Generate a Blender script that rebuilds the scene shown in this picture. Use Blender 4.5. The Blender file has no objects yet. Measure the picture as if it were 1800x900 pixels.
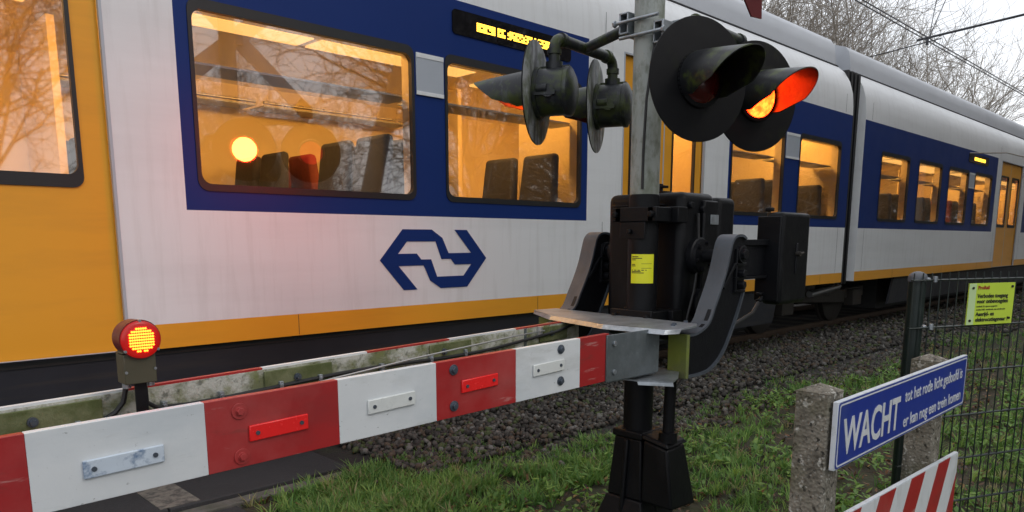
import bpy, math, random
import numpy as np
from mathutils import Vector, Matrix

random.seed(7)
RNG = np.random.default_rng(11)
S = bpy.context.scene
COL = S.collection

# ------------------------------------------------------------------ camera
# world frame: X runs along the railway (to the right in the photograph), Y across it, Z up
PITCH = math.radians(9.562); HEAD = math.radians(45.617)
F = Vector((math.cos(HEAD), math.sin(HEAD), 0)); R = Vector((math.sin(HEAD), -math.cos(HEAD), 0)); U = Vector((0, 0, 1))
Fc = F * math.cos(PITCH) - U * math.sin(PITCH); Uc = U * math.cos(PITCH) + F * math.sin(PITCH)
cam = bpy.data.cameras.new('camera'); cam_o = bpy.data.objects.new('camera', cam); COL.objects.link(cam_o)
cam_o.matrix_world = Matrix(((R.x, Uc.x, -Fc.x, 0), (R.y, Uc.y, -Fc.y, 0), (R.z, Uc.z, -Fc.z, 1.4), (0, 0, 0, 1)))
cam.sensor_width = 36; cam.lens = 36 * 1300 / 1800; cam.shift_y = 190 / 1800
cam.clip_start = 0.05; cam.clip_end = 2000
S.camera = cam_o

# ------------------------------------------------------------------ light: overcast winter afternoon
SUN_EL, SUN_AZ = math.radians(38), math.radians(-70)     # azimuth of the sun measured from +X
W = bpy.data.worlds.new('World'); S.world = W; W.use_nodes = True
nt = W.node_tree; nt.nodes.clear()
wo = nt.nodes.new('ShaderNodeOutputWorld'); bg = nt.nodes.new('ShaderNodeBackground'); bg.inputs[1].default_value = 0.1
sky = nt.nodes.new('ShaderNodeTexSky'); sky.sky_type = 'NISHITA'; sky.sun_disc = False
sky.sun_elevation = SUN_EL; sky.sun_rotation = math.radians(90) - SUN_AZ
sky.dust_density = 4.0; sky.air_density = 1.5
tc = nt.nodes.new('ShaderNodeTexCoord'); mp = nt.nodes.new('ShaderNodeMapping'); mp.inputs['Scale'].default_value = (1.2, 1.2, 4.0)
nz = nt.nodes.new('ShaderNodeTexNoise'); nz.inputs['Scale'].default_value = 1.6; nz.inputs['Detail'].default_value = 5
cr = nt.nodes.new('ShaderNodeValToRGB'); cr.color_ramp.elements[0].position = 0.3; cr.color_ramp.elements[1].position = 0.7
cr.color_ramp.elements[0].color = (11.0, 11.6, 12.6, 1); cr.color_ramp.elements[1].color = (13.2, 13.4, 13.8, 1)
mx = nt.nodes.new('ShaderNodeMixRGB'); mx.inputs[0].default_value = 0.9
L = nt.links.new
L(tc.outputs['Generated'], mp.inputs[0]); L(mp.outputs[0], nz.inputs[0]); L(nz.outputs[0], cr.inputs[0])
L(sky.outputs[0], mx.inputs[1]); L(cr.outputs[0], mx.inputs[2]); L(mx.outputs[0], bg.inputs[0]); L(bg.outputs[0], wo.inputs[0])
sl = bpy.data.lights.new('sun', 'SUN'); sl.energy = 0.6; sl.angle = math.radians(16); sl.color = (1, 0.96, 0.9)
so = bpy.data.objects.new('sun', sl); COL.objects.link(so)
sd = Vector((math.cos(SUN_EL) * math.cos(SUN_AZ), math.cos(SUN_EL) * math.sin(SUN_AZ), math.sin(SUN_EL)))
so.rotation_euler = sd.to_track_quat('Z', 'Y').to_euler(); so.location = (0, 0, 30)
S.view_settings.view_transform = 'Standard'; S.view_settings.look = 'None'; S.view_settings.gamma = 1
S.view_settings.exposure = 0.0; S.view_settings.use_curve_mapping = False
S.cycles.max_bounces = 8; S.cycles.transparent_max_bounces = 12; S.cycles.sample_clamp_indirect = 4
S.cycles.use_denoising = True; S.cycles.caustics_reflective = False; S.cycles.caustics_refractive = False

# ------------------------------------------------------------------ materials
def new_mat(name):
    m = bpy.data.materials.new(name); m.use_nodes = True; n = m.node_tree
    return m, n, n.nodes['Principled BSDF']
def noise(n, scale, detail=4, rough=.55, coord='Object', stretch=None, off=0):
    t = n.nodes.new('ShaderNodeTexCoord'); m = n.nodes.new('ShaderNodeMapping')
    m.inputs['Location'].default_value = (off, off * .7, off * 1.3)
    if stretch: m.inputs['Scale'].default_value = stretch
    z = n.nodes.new('ShaderNodeTexNoise'); z.inputs['Scale'].default_value = scale; z.inputs['Detail'].default_value = detail
    z.inputs['Roughness'].default_value = rough
    n.links.new(t.outputs[coord], m.inputs[0]); n.links.new(m.outputs[0], z.inputs['Vector'])
    return z.outputs[0]
def ramp(n, src, a, b, ca=(0, 0, 0, 1), cb=(1, 1, 1, 1)):
    r = n.nodes.new('ShaderNodeValToRGB'); e = r.color_ramp.elements
    e[0].position = a; e[1].position = b; e[0].color = ca; e[1].color = cb
    n.links.new(src, r.inputs[0]); return r.outputs[0]
def mix(n, fac, a, b, mode='MIX'):
    x = n.nodes.new('ShaderNodeMixRGB'); x.blend_type = mode
    for i, v in ((0, fac), (1, a), (2, b)):
        if hasattr(v, 'is_output'): n.links.new(v, x.inputs[i])
        elif i == 0: x.inputs[0].default_value = v
        else: x.inputs[i].default_value = (*v[:3], 1)
    return x.outputs[0]
def pm(name, base, rough=.5, metal=0, var=.12, vs=6, layers=(), bump=0, bs=60, coat=0, spec=.5, rvar=.1, coord='Object'):
    """layers: (colour, noise scale, ramp low, ramp high, strength, stretch)"""
    m, n, p = new_mat(name)
    z = noise(n, vs, 5, coord=coord)
    c = mix(n, z, tuple(max(0, v * (1 - var)) for v in base), tuple(v * (1 + var) for v in base))
    for k, (lc, ls, a, b, st, stv) in enumerate(layers):
        f = ramp(n, noise(n, ls, 6, .65, coord=coord, stretch=stv, off=3.1 * (k + 1)), a, b)
        g = n.nodes.new('ShaderNodeMath'); g.operation = 'MULTIPLY'; g.inputs[1].default_value = st; n.links.new(f, g.inputs[0])
        c = mix(n, g.outputs[0], c, lc)
    n.links.new(c, p.inputs['Base Color'])
    rr = n.nodes.new('ShaderNodeMapRange'); rr.inputs['To Min'].default_value = max(.02, rough - rvar); rr.inputs['To Max'].default_value = min(1, rough + rvar)
    n.links.new(noise(n, vs * 2.3, 4, coord=coord, off=9), rr.inputs[0]); n.links.new(rr.outputs[0], p.inputs['Roughness'])
    p.inputs['Metallic'].default_value = metal; p.inputs['Coat Weight'].default_value = coat; p.inputs['Coat Roughness'].default_value = .08
    p.inputs['Specular IOR Level'].default_value = spec
    if bump:
        b = n.nodes.new('ShaderNodeBump'); b.inputs['Strength'].default_value = bump; b.inputs['Distance'].default_value = .01
        n.links.new(noise(n, bs, 6, .6, coord=coord), b.inputs['Height']); n.links.new(b.outputs[0], p.inputs['Normal'])
    return m
def em(name, col, s, base=(.1, .1, .1)):
    m, n, p = new_mat(name)
    p.inputs['Base Color'].default_value = (*base, 1); p.inputs['Emission Color'].default_value = (*col, 1); p.inputs['Emission Strength'].default_value = s
    p.inputs['Roughness'].default_value = .3
    return m
MOSS = (.055, .075, .012); GRIME = (.05, .05, .04)
M = {}
M['train_white'] = pm('train_white', (.74, .75, .76), .38, var=.02, vs=1.5, layers=((GRIME, 1.2, .45, .9, .16, (.3, 1, 3)), ((.30, .27, .23), 9, .50, .80, .22, (1.5, 1, .12))), spec=.35)
M['train_blue'] = pm('train_blue', (.008, .029, .15), .42, var=.08, vs=1.2, spec=.16)
M['train_yellow'] = pm('train_yellow', (.76, .34, .025), .38, var=.05, vs=1.2, layers=((GRIME, 3, .5, .95, .2, (.3, 1, 2)),), spec=.35)
M['train_grey'] = pm('train_grey', (.40, .43, .48), .4, var=.05)
M['roof_grey'] = pm('roof_grey', (.50, .52, .56), .45, var=.05, vs=2, layers=((GRIME, 1.5, .5, .9, .25, (.3, 1, 1)),))
M['seam'] = pm('seam', (.03, .03, .035), .7)
M['skirt'] = pm('skirt', (.022, .024, .032), .55, var=.35, vs=3, layers=(((.06, .05, .04), 5, .5, .8, .6, (.2, 1, 3)),))
M['under'] = pm('under', (.012, .012, .012), .8)
M['steel_dark'] = pm('steel_dark', (.05, .045, .04), .6, metal=.5)
M['steel_light'] = pm('steel_light', (.45, .46, .48), .35, metal=.8)
M['rubber'] = pm('rubber', (.008, .008, .009), .5, var=.2)
M['cream'] = pm('cream', (.74, .64, .44), .5, var=.03)
M['ceil'] = pm('ceil', (.84, .76, .56), .5, var=.02)
M['seat'] = pm('seat', (.03, .035, .06), .8, var=.3, vs=30)
M['seat_red'] = pm('seat_red', (.16, .03, .03), .8, var=.3, vs=30)
M['floor_in'] = pm('floor_in', (.12, .11, .10), .6)
M['alu'] = pm('alu', (.6, .58, .55), .3, metal=.9)
M['black'] = pm('black_enamel', (.0042, .0046, .006), .48, var=.4, vs=7, layers=(((.028, .029, .030), 7, .58, .8, .45, (1, 1, .4)), ((.05, .03, .018), 22, .70, .80, .5, None)), bump=.12, bs=60, spec=.2, rvar=.14)
M['disc'] = pm('disc_black', (.004, .004, .005), .62, var=.3, vs=7, layers=((MOSS, 6, .55, .85, .25, None), ((.03, .03, .03), 9, .6, .8, .3, (1, 1, .3))), spec=.2)
M['disc_back'] = pm('disc_back', (.30, .31, .32), .6, var=.3, vs=12, layers=((MOSS, 9, .42, .58, .8, None), ((.03, .03, .03), 26, .46, .58, .75, (1, 1, .2))))
M['lamp_shell'] = pm('lamp_shell', (.018, .020, .024), .42, var=.4, vs=9, layers=((MOSS, 10, .46, .6, .7, None), ((.12, .13, .14), 16, .56, .68, .5, (1, 1, .3))), spec=.35, bump=.08, bs=90)
M['hood_black'] = pm('hood_black', (.010, .011, .013), .38, var=.3, vs=9, layers=((MOSS, 14, .5, .64, .8, None),), bump=.08, bs=90)
M['arm_grey'] = pm('arm_grey', (.060, .070, .085), .5, var=.2, vs=8, layers=(((.02, .02, .02), 12, .5, .8, .6, (1, 1, .3)),), bump=.08, bs=70)
M['arm_dark'] = pm('arm_dark', (.0055, .006, .008), .5, var=.3, vs=8, layers=(((.03, .032, .035), 10, .6, .8, .5, None),), bump=.1, bs=70, spec=.22)
M['galv'] = pm('galvanised', (.34, .37, .40), .38, metal=.6, var=.3, vs=30, layers=(((.12, .13, .13), 9, .46, .66, .6, None), ((.6, .62, .64), 40, .6, .7, .4, None)), bump=.04, bs=60)
M['galv_dull'] = pm('galv_dull', (.16, .185, .20), .45, metal=.45, var=.25, vs=26, layers=(((.06, .07, .065), 5, .45, .7, .6, (1, 1, .6)), ((.28, .3, .32), 60, .58, .7, .35, None)), bump=.05, bs=90)
M['pole'] = pm('pole', (.30, .32, .30), .55, var=.1, vs=4, layers=((MOSS, 5, .46, .66, .75, (1, 1, .35)), ((.10, .11, .07), 20, .5, .66, .7, (1, 1, .5)), ((.42, .43, .41), 14, .6, .7, .5, (1, 1, .5))), bump=.1, bs=60)
M['white_paint'] = pm('white_paint', (.66, .68, .69), .45, var=.05, vs=5, layers=(((.30, .37, .43), 3.2, .45, .75, .5, (.5, 1, 1)), ((.16, .15, .10), 14, .60, .74, .35, (.25, 1, 1.6)), ((.07, .075, .06), 90, .66, .70, .7, (.5, 1, 1)), ((.14, .14, .08), 4, .55, .8, .4, (.6, 1, 2))), rvar=.15, bump=.03, bs=120)
M['red_paint'] = pm('red_paint', (.34, .014, .015), .45, var=.16, vs=4, layers=(((.16, .03, .03), 5, .48, .75, .6, (.5, 1, 1.4)), ((.50, .25, .23), 40, .65, .70, .6, (.12, 1, 1)), ((.45, .12, .11), 2.5, .5, .75, .45, None), ((.06, .05, .035), 18, .60, .72, .5, (.3, 1, 1))), rvar=.15, bump=.03, bs=120)
M['red_reflector'] = pm('red_reflector', (.80, .02, .02), .25, var=.08, vs=30)
M['white_reflector'] = pm('white_reflector', (.66, .68, .66), .3, var=.06, vs=40, layers=((GRIME, 12, .6, .8, .4, None),))
M['blue_reflector'] = pm('blue_reflector', (.55, .62, .70), .3, var=.06, vs=40, layers=(((.05, .12, .25), 22, .52, .66, .85, None),))
M['rail_back'] = pm('mossy_white', (.50, .50, .45), .8, var=.15, vs=10, layers=(((.11, .125, .03), 7, .44, .60, .85, (1, 1, 1.6)), ((.17, .19, .05), 22, .5, .64, .6, None), ((.05, .055, .03), 34, .54, .66, .7, None)), bump=.4, bs=90)
M['moss_bracket'] = pm('moss_bracket', (.17, .18, .09), .75, var=.3, vs=14, layers=((MOSS, 9, .4, .6, .8, None),), bump=.3, bs=70)
M['moss_plate'] = pm('moss_plate', (.12, .13, .06), .75, var=.3, vs=14, layers=(((.16, .20, .025), 7, .35, .6, .9, None), ((.02, .025, .01), 8, .6, .75, .7, None)), bump=.3, bs=60)
M['olive'] = pm('olive_box', (.065, .06, .035), .6, var=.2, vs=12, bump=.1, bs=60)
M['maroon'] = pm('maroon', (.12, .012, .015), .4, var=.2, vs=12)
M['cable'] = pm('cable', (.012, .012, .013), .55)
M['wire_steel'] = pm('wire_steel', (.45, .45, .44), .4, metal=.7)
M['bolt'] = pm('bolt', (.10, .12, .15), .4, metal=.6, var=.3, vs=60)
M['bolt_light'] = pm('bolt_light', (.30, .33, .36), .35, metal=.7, var=.2, vs=60)
M['sticker_yellow'] = pm('sticker_yellow', (.75, .75, .02), .45, var=.05)
M['ink'] = pm('ink', (.012, .012, .012), .6)
M['ink_red'] = pm('ink_red', (.35, .03, .02), .6)
M['lime'] = pm('lime', (.52, .68, .06), .4, var=.06, vs=8)
M['lime_pale'] = pm('lime_pale', (.52, .68, .35), .4, var=.06, vs=8)
M['sign_blue'] = pm('sign_blue', (.010, .032, .27), .35, var=.12, vs=6, layers=(((.06, .09, .20), 9, .52, .75, .45, (1, 1, .3)), ((.10, .11, .06), 30, .66, .74, .5, None)))
M['sign_white'] = pm('sign_white', (.62, .64, .66), .45, var=.08, vs=12, layers=(((.30, .32, .30), 16, .52, .74, .5, (1, 1, .4)),))
M['sign_edge'] = pm('sign_edge', (.56, .60, .64), .45, var=.1, vs=12, layers=(((.22, .24, .18), 20, .54, .7, .5, None),))
M['fence'] = pm('fence_green', (.006, .014, .012), .38, var=.2, vs=8, layers=(((.05, .07, .06), 12, .6, .8, .4, None),))
M['fence_cap'] = pm('fence_cap', (.09, .10, .115), .5, var=.15, vs=20)
M['asphalt'] = pm('asphalt', (.035, .036, .038), .85, var=.3, vs=50, layers=(((.08, .08, .075), 120, .6, .7, .6, None), ((.02, .02, .02), 2, .4, .7, .5, None)), bump=.5, bs=150, coord='Object')
M['road_paint'] = pm('road_paint', (.20, .19, .16), .8, var=.3, vs=40, layers=(((.05, .05, .05), 25, .42, .6, .8, None),))
M['concrete_edge'] = pm('concrete_edge', (.13, .125, .115), .9, var=.3, vs=20, layers=(((.04, .05, .02), 7, .45, .65, .7, None),), bump=.4, bs=70)
M['rail_steel'] = pm('rail_steel', (.09, .06, .04), .7, metal=.3, var=.3, vs=14)
M['rail_top'] = pm('rail_top', (.45, .45, .46), .25, metal=.9)
M['sleeper'] = pm('sleeper', (.075, .065, .055), .9, var=.3, vs=9, bump=.4, bs=50)
M['wirebk'] = pm('overhead_wire', (.03, .03, .035), .5)
M['mast'] = pm('mast_grey', (.22, .24, .24), .6, var=.1)

def concrete_mat():
    m, n, p = new_mat('aggregate_concrete')
    z = noise(n, 9, 6, .7)
    c = mix(n, ramp(n, z, .35, .65), (.07, .062, .048), (.23, .21, .17))
    t = n.nodes.new('ShaderNodeTexCoord')
    v = n.nodes.new('ShaderNodeTexVoronoi'); v.inputs['Scale'].default_value = 95; n.links.new(t.outputs['Object'], v.inputs['Vector'])
    f = ramp(n, v.outputs['Color'], .70, .80)
    g = ramp(n, v.outputs['Distance'], .25, .45, (1, 1, 1, 1), (0, 0, 0, 1))
    c = mix(n, mix(n, 1, f, g, 'MULTIPLY'), c, (.42, .41, .37))
    c = mix(n, ramp(n, noise(n, 38, 4), .60, .66), c, (.40, .39, .35)); c = mix(n, ramp(n, noise(n, 55, 3, off=8), .58, .68), c, (.03, .028, .022))
    c = mix(n, ramp(n, noise(n, 4, 5, off=5), .5, .7), c, (.085, .085, .03))
    n.links.new(c, p.inputs['Base Color']); p.inputs['Roughness'].default_value = .95
    b = n.nodes.new('ShaderNodeBump'); b.inputs['Strength'].default_value = .7; b.inputs['Distance'].default_value = .006
    n.links.new(v.outputs['Distance'], b.inputs['Height']); n.links.new(b.outputs[0], p.inputs['Normal'])
    return m
M['concrete'] = concrete_mat()

def glass_mat(name, refl, tint):
    m = bpy.data.materials.new(name); m.use_nodes = True; n = m.node_tree; n.nodes.clear()
    o = n.nodes.new('ShaderNodeOutputMaterial'); mxs = n.nodes.new('ShaderNodeMixShader')
    g = n.nodes.new('ShaderNodeBsdfGlossy'); g.inputs['Roughness'].default_value = .025
    t = n.nodes.new('ShaderNodeBsdfTransparent'); t.inputs[0].default_value = (*tint, 1)
    fr = n.nodes.new('ShaderNodeFresnel'); fr.inputs[0].default_value = 1.28
    a = n.nodes.new('ShaderNodeMath'); a.inputs[1].default_value = refl; a.use_clamp = True
    n.links.new(fr.outputs[0], a.inputs[0]); n.links.new(a.outputs[0], mxs.inputs[0])
    n.links.new(t.outputs[0], mxs.inputs[1]); n.links.new(g.outputs[0], mxs.inputs[2]); n.links.new(mxs.outputs[0], o.inputs[0])
    return m
M['glass'] = glass_mat('window_glass', .23, (.93, .90, .86)); M['far_glass'] = glass_mat('far_window_glass', .1, (.30, .29, .28))
M['glass_black'] = pm('black_glass', (.006, .006, .008), .04, var=.1, rvar=.02)
M['interior_light'] = em('interior_light', (1, .48, .10), 17)
M['panel_light'] = em('panel_light', (1, .52, .13), 1.5)
M['led_amber'] = em('led_amber', (1, .55, .04), 3.5)
M['lens_lit'] = em('lens_lit', (1, .055, .012), 135)
M['lens_front'] = em('lens_front', (1, .028, .0018), 20)
_n = M['lens_front'].node_tree; _f = ramp(_n, noise(_n, 38, 3), .38, .62)
_n.links.new(mix(_n, _f, (1, .015, .0008), (1, .046, .004)), _n.nodes['Principled BSDF'].inputs['Emission Color'])
M['lens_dim'] = em('lens_dim', (1, .02, .02), .8, (.15, .004, .004))
M['lens_off'] = pm('lens_off', (.07, .003, .003), .15, var=.2, vs=60, rvar=.03)
M['led_red'] = em('led_red', (1, .048, .002), 22)
M['lens_red_ring'] = em('lens_red_ring', (1, .010, .006), .30, (.18, .005, .005))

# ------------------------------------------------------------------ mesh builder
class MB:
    def __init__(s): s.v = []; s.f = []; s.m = []
    def add(s, vs, fs, mi=0):
        b = len(s.v); s.v += [tuple(v) for v in vs]; s.f += [tuple(i + b for i in f) for f in fs]; s.m += [mi] * len(fs); return s
    def box(s, a, b, mi=0):
        x0, y0, z0 = a; x1, y1, z1 = b
        vs = [(x0, y0, z0), (x1, y0, z0), (x1, y1, z0), (x0, y1, z0), (x0, y0, z1), (x1, y0, z1), (x1, y1, z1), (x0, y1, z1)]
        return s.add(vs, [(0, 3, 2, 1), (4, 5, 6, 7), (0, 1, 5, 4), (1, 2, 6, 5), (2, 3, 7, 6), (3, 0, 4, 7)], mi)
    def hull8(s, lo, hi, mi=0):     # two quads (bottom, top), 4 points each
        return s.add(list(lo) + list(hi), [(3, 2, 1, 0), (4, 5, 6, 7), (0, 1, 5, 4), (1, 2, 6, 5), (2, 3, 7, 6), (3, 0, 4, 7)], mi)
    def beam(s, p0, p1, w, h, mi=0, up=(0, 0, 1)):
        p0 = Vector(p0); p1 = Vector(p1); d = (p1 - p0).normalized(); a = d.cross(Vector(up)).normalized(); b = a.cross(d)
        q = [(-.5, -.5), (.5, -.5), (.5, .5), (-.5, .5)]
        lo = [p0 + a * w * i + b * h * j for i, j in q]; hi = [p1 + a * w * i + b * h * j for i, j in q]
        return s.hull8(lo, hi, mi)
    def cyl(s, p0, p1, r0, r1=None, n=24, mi=0, caps=True):
        r1 = r0 if r1 is None else r1
        p0 = Vector(p0); p1 = Vector(p1); d = (p1 - p0).normalized(); a = d.orthogonal().normalized(); b = d.cross(a)
        c = [(math.cos(2 * math.pi * i / n), math.sin(2 * math.pi * i / n)) for i in range(n)]
        vs = [p0 + (a * x + b * y) * r0 for x, y in c] + [p1 + (a * x + b * y) * r1 for x, y in c]
        fs = [(i, (i + 1) % n, n + (i + 1) % n, n + i) for i in range(n)]
        if caps: fs += [tuple(range(n - 1, -1, -1)), tuple(range(n, 2 * n))]
        return s.add(vs, fs, mi)
    def lathe(s, p, axis, prof, n=32, mi=0):   # prof: (distance along axis, radius)
        p = Vector(p); d = Vector(axis).normalized(); a = d.orthogonal().normalized(); b = d.cross(a); vs = []; fs = []
        for t, r in prof:
            for i in range(n):
                an = 2 * math.pi * i / n; vs.append(p + d * t + (a * math.cos(an) + b * math.sin(an)) * r)
        for k in range(len(prof) - 1):
            for i in range(n): fs.append((k * n + i, k * n + (i + 1) % n, (k + 1) * n + (i + 1) % n, (k + 1) * n + i))
        fs.append(tuple(range(n - 1, -1, -1))); fs.append(tuple((len(prof) - 1) * n + i for i in range(n)))
        return s.add(vs, fs, mi)
    def tube(s, pts, r, n=10, mi=0):
        pts = [Vector(p) for p in pts]; vs = []; fs = []; prev = None
        for k, p in enumerate(pts):
            d = (pts[min(k + 1, len(pts) - 1)] - pts[max(k - 1, 0)]).normalized()
            a = d.orthogonal().normalized() if prev is None else (prev - d * prev.dot(d)).normalized()
            prev = a; b = d.cross(a)
            rr = r[k] if isinstance(r, (list, tuple)) else r
            vs += [p + (a * math.cos(2 * math.pi * i / n) + b * math.sin(2 * math.pi * i / n)) * rr for i in range(n)]
        for k in range(len(pts) - 1):
            for i in range(n): fs.append((k * n + i, k * n + (i + 1) % n, (k + 1) * n + (i + 1) % n, (k + 1) * n + i))
        fs.append(tuple(range(n - 1, -1, -1))); fs.append(tuple((len(pts) - 1) * n + i for i in range(n)))
        return s.add(vs, fs, mi)
    def prism(s, poly, y0, y1, mi=0):          # polygon in X-Z, extruded along Y
        n = len(poly); vs = [(x, y0, z) for x, z in poly] + [(x, y1, z) for x, z in poly]
        fs = [tuple(range(n)), tuple(range(2 * n - 1, n - 1, -1))] + [(i, n + i, n + (i + 1) % n, (i + 1) % n) for i in range(n)]
        return s.add(vs, fs, mi)
    def ring(s, outer, inner, y0, y1, mi=0):   # closed frame between two X-Z loops of equal length
        n = len(outer)
        vs = [(x, y0, z) for x, z in outer] + [(x, y0, z) for x, z in inner] + [(x, y1, z) for x, z in outer] + [(x, y1, z) for x, z in inner]
        fs = []
        for i in range(n):
            j = (i + 1) % n
            fs += [(i, j, n + j, n + i), (2 * n + j, 2 * n + i, 3 * n + i, 3 * n + j), (j, i, 2 * n + i, 2 * n + j), (n + i, n + j, 3 * n + j, 3 * n + i)]
        return s.add(vs, fs, mi)
    def split(s, name, mats, parent=None, **kw):
        p = list(range(len(s.v)))
        def find(i):
            while p[i] != i: p[i] = p[p[i]]; i = p[i]
            return i
        for f in s.f:
            a = find(f[0])
            for i in f[1:]: p[find(i)] = a
        box = {}
        for i in range(len(s.v)):
            r = find(i); v = s.v[i]; b = box.setdefault(r, [list(v), list(v)])
            for k in range(3): b[0][k] = min(b[0][k], v[k]); b[1][k] = max(b[1][k], v[k])
        roots = list(box); q = {r: r for r in roots}     # join islands that touch
        def f2(i):
            while q[i] != i: i = q[i]
            return i
        for i, a in enumerate(roots):
            for b in roots[i + 1:]:
                if all(box[a][0][k] - .0015 <= box[b][1][k] and box[b][0][k] - .0015 <= box[a][1][k] for k in range(3)): q[f2(b)] = f2(a)
        out = {}
        for fi, f in enumerate(s.f):
            g = f2(find(f[0])); m, mp_ = out.setdefault(g, (MB(), {})); idx = []
            for i in f:
                if i not in mp_: mp_[i] = len(m.v); m.v.append(s.v[i])
                idx.append(mp_[i])
            m.f.append(tuple(idx)); m.m.append(s.m[fi])
        return [m.build(name, mats, parent, **kw) for m, _ in out.values()]
    def build(s, name, mats, parent=None, bevel=0, smooth=True, seg=2, local=False):
        me = bpy.data.meshes.new(name)
        o0 = Vector((0, 0, 0))
        if parent is not None and not local:
            q = parent
            while q is not None: o0 = o0 + q.location; q = q.parent
        me.from_pydata([(v[0] - o0.x, v[1] - o0.y, v[2] - o0.z) for v in s.v], [], s.f)
        for m in (mats if isinstance(mats, (list, tuple)) else [mats]): me.materials.append(M[m] if isinstance(m, str) else m)
        if any(s.m): me.polygons.foreach_set('material_index', s.m)
        if smooth:
            me.shade_smooth(); me.set_sharp_from_angle(angle=math.radians(38))
        me.update()
        o = bpy.data.objects.new(name, me); COL.objects.link(o)
        if parent is not None: o.parent = parent
        if bevel:
            b = o.modifiers.new('bevel', 'BEVEL'); b.width = bevel; b.segments = seg; b.limit_method = 'ANGLE'; b.angle_limit = math.radians(35)
        return o
def rrect(x0, x1, z0, z1, r, k=5):
    pts = []
    for cx, cz, a0 in ((x1 - r, z1 - r, 0), (x0 + r, z1 - r, 90), (x0 + r, z0 + r, 180), (x1 - r, z0 + r, 270)):
        for i in range(k + 1):
            a = math.radians(a0 + 90 * i / k); pts.append((cx + r * math.cos(a), cz + r * math.sin(a)))
    return pts
def tag(o, label=None, cat=None, group=None, kind=None):
    for k, v in (('label', label), ('category', cat), ('group', group), ('kind', kind)):
        if v: o[k] = v
    return o
def thing(name, label, cat, loc=(0, 0, 0), group=None, kind=None):
    o = bpy.data.objects.new(name, None); o.empty_display_size = .1; COL.objects.link(o); o.location = loc
    return tag(o, label, cat, group, kind)
def copy_tree(o, parent=None):
    c = o.copy(); COL.objects.link(c); c.parent = parent
    for ch in list(o.children): copy_tree(ch, c)
    return c
def text(body, name, mat, parent, org, size, width=None, bold=0.0, ext=.0006, xdir=(1, 0, 0), align='LEFT'):
    cu = bpy.data.curves.new(name, 'FONT'); cu.body = body; cu.size = size; cu.extrude = ext; cu.offset = bold; cu.align_x = align
    cu.resolution_u = 3
    cu.materials.append(M[mat]); o = bpy.data.objects.new(name, cu); COL.objects.link(o)
    bpy.context.view_layer.update()
    if width: w = o.dimensions.x; sx = width / w if w > 0 else 1
    else: sx = 1
    X = Vector(xdir).normalized(); Z = Vector((0, 0, 1)); N = X.cross(Z)
    # letters: local x -> X, local y -> Z
    p = Vector(org)
    if parent is not None:
        q = parent
        while q is not None: p = p - q.location; q = q.parent
    Mx = Matrix(((X.x * sx, Z.x, N.x, p.x), (X.y * sx, Z.y, N.y, p.y), (X.z * sx, Z.z, N.z, p.z), (0, 0, 0, 1)))
    dg = bpy.context.evaluated_depsgraph_get(); me = bpy.data.meshes.new_from_object(o.evaluated_get(dg))
    me.transform(Mx)
    bpy.data.objects.remove(o); me.materials.clear(); me.materials.append(M[mat])
    o = bpy.data.objects.new(name, me); COL.objects.link(o); o.parent = parent
    return o

# ------------------------------------------------------------------ ground
def fast_mesh(name, V, Fc_, mats, midx=None, smooth=False, parent=None):
    """V (n,3) float, Fc_ (m,k) int with constant k"""
    me = bpy.data.meshes.new(name); m, k = Fc_.shape
    me.vertices.add(len(V)); me.vertices.foreach_set('co', V.astype(np.float32).ravel())
    me.loops.add(m * k); me.loops.foreach_set('vertex_index', Fc_.astype(np.int32).ravel())
    me.polygons.add(m); me.polygons.foreach_set('loop_start', np.arange(0, m * k, k, dtype=np.int32))
    for mm in mats: me.materials.append(M[mm] if isinstance(mm, str) else mm)
    if midx is not None: me.polygons.foreach_set('material_index', midx.astype(np.int32))
    if smooth: me.polygons.foreach_set('use_smooth', np.ones(m, dtype=bool))
    me.update(calc_edges=True); me.validate()
    o = bpy.data.objects.new(name, me); COL.objects.link(o)
    if parent is not None: o.parent = parent
    return o

M['soil'] = pm('soil', (.045, .037, .024), .95, var=.4, vs=6, layers=(((.03, .045, .012), 2.5, .42, .62, .75, None), ((.11, .07, .035), 30, .62, .72, .5, None), ((.015, .012, .01), 18, .5, .7, .5, None)), bump=.9, bs=35)
M['ballast_base'] = pm('ballast_base', (.025, .023, .021), .95, var=.5, vs=40, layers=(((.02, .018, .016), 50, .45, .6, .8, None), ((.04, .05, .015), 4, .55, .7, .5, None)), bump=1, bs=45)
g = MB(); N = 40
gx = [-300, -60, -20, -8] + list(np.linspace(-4, 16, 60)) + [20, 30, 60, 150, 400]
gy = [-200, -60, -20, -6] + list(np.linspace(-2, 9, 36)) + [14, 30, 80, 300]
vs = []
for y in gy:
    for x in gx:
        z = 0.0
        if 1.9 < x < 16 and -1 < y < 3.6: z = .018 * math.sin(x * 3.1 + y) * math.cos(y * 2.7 - x) - .005
        vs.append((x, y, z))
w = len(gx)
g.add(vs, [(j * w + i, j * w + i + 1, (j + 1) * w + i + 1, (j + 1) * w + i) for j in range(len(gy) - 1) for i in range(w - 1)])
tag(g.build('ground', 'soil'), kind='structure')
b = MB()
bx = np.linspace(1.9, 90, 240)
cols = [(2.95, .004), (3.35, .03), (3.9, .045), (4.4, .05), (7.0, .05), (8.0, .045), (9.2, .004)]
vs = []
for x in bx:
    for k, (y, z) in enumerate(cols):
        yy = y + (.22 * math.sin(x * 1.3) + .13 * math.sin(x * 3.7 + 1) if k < 2 else 0) + (max(0, 4.3 - x) * .42 if k < 3 else 0) * (1 if k == 0 else .75)
        vs.append((x, min(yy, cols[min(k + 1, 6)][0] + (.6 if k < 3 else 0) - .01 * (6 - k)) if k < 3 else y, z))
n = len(cols)
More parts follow.
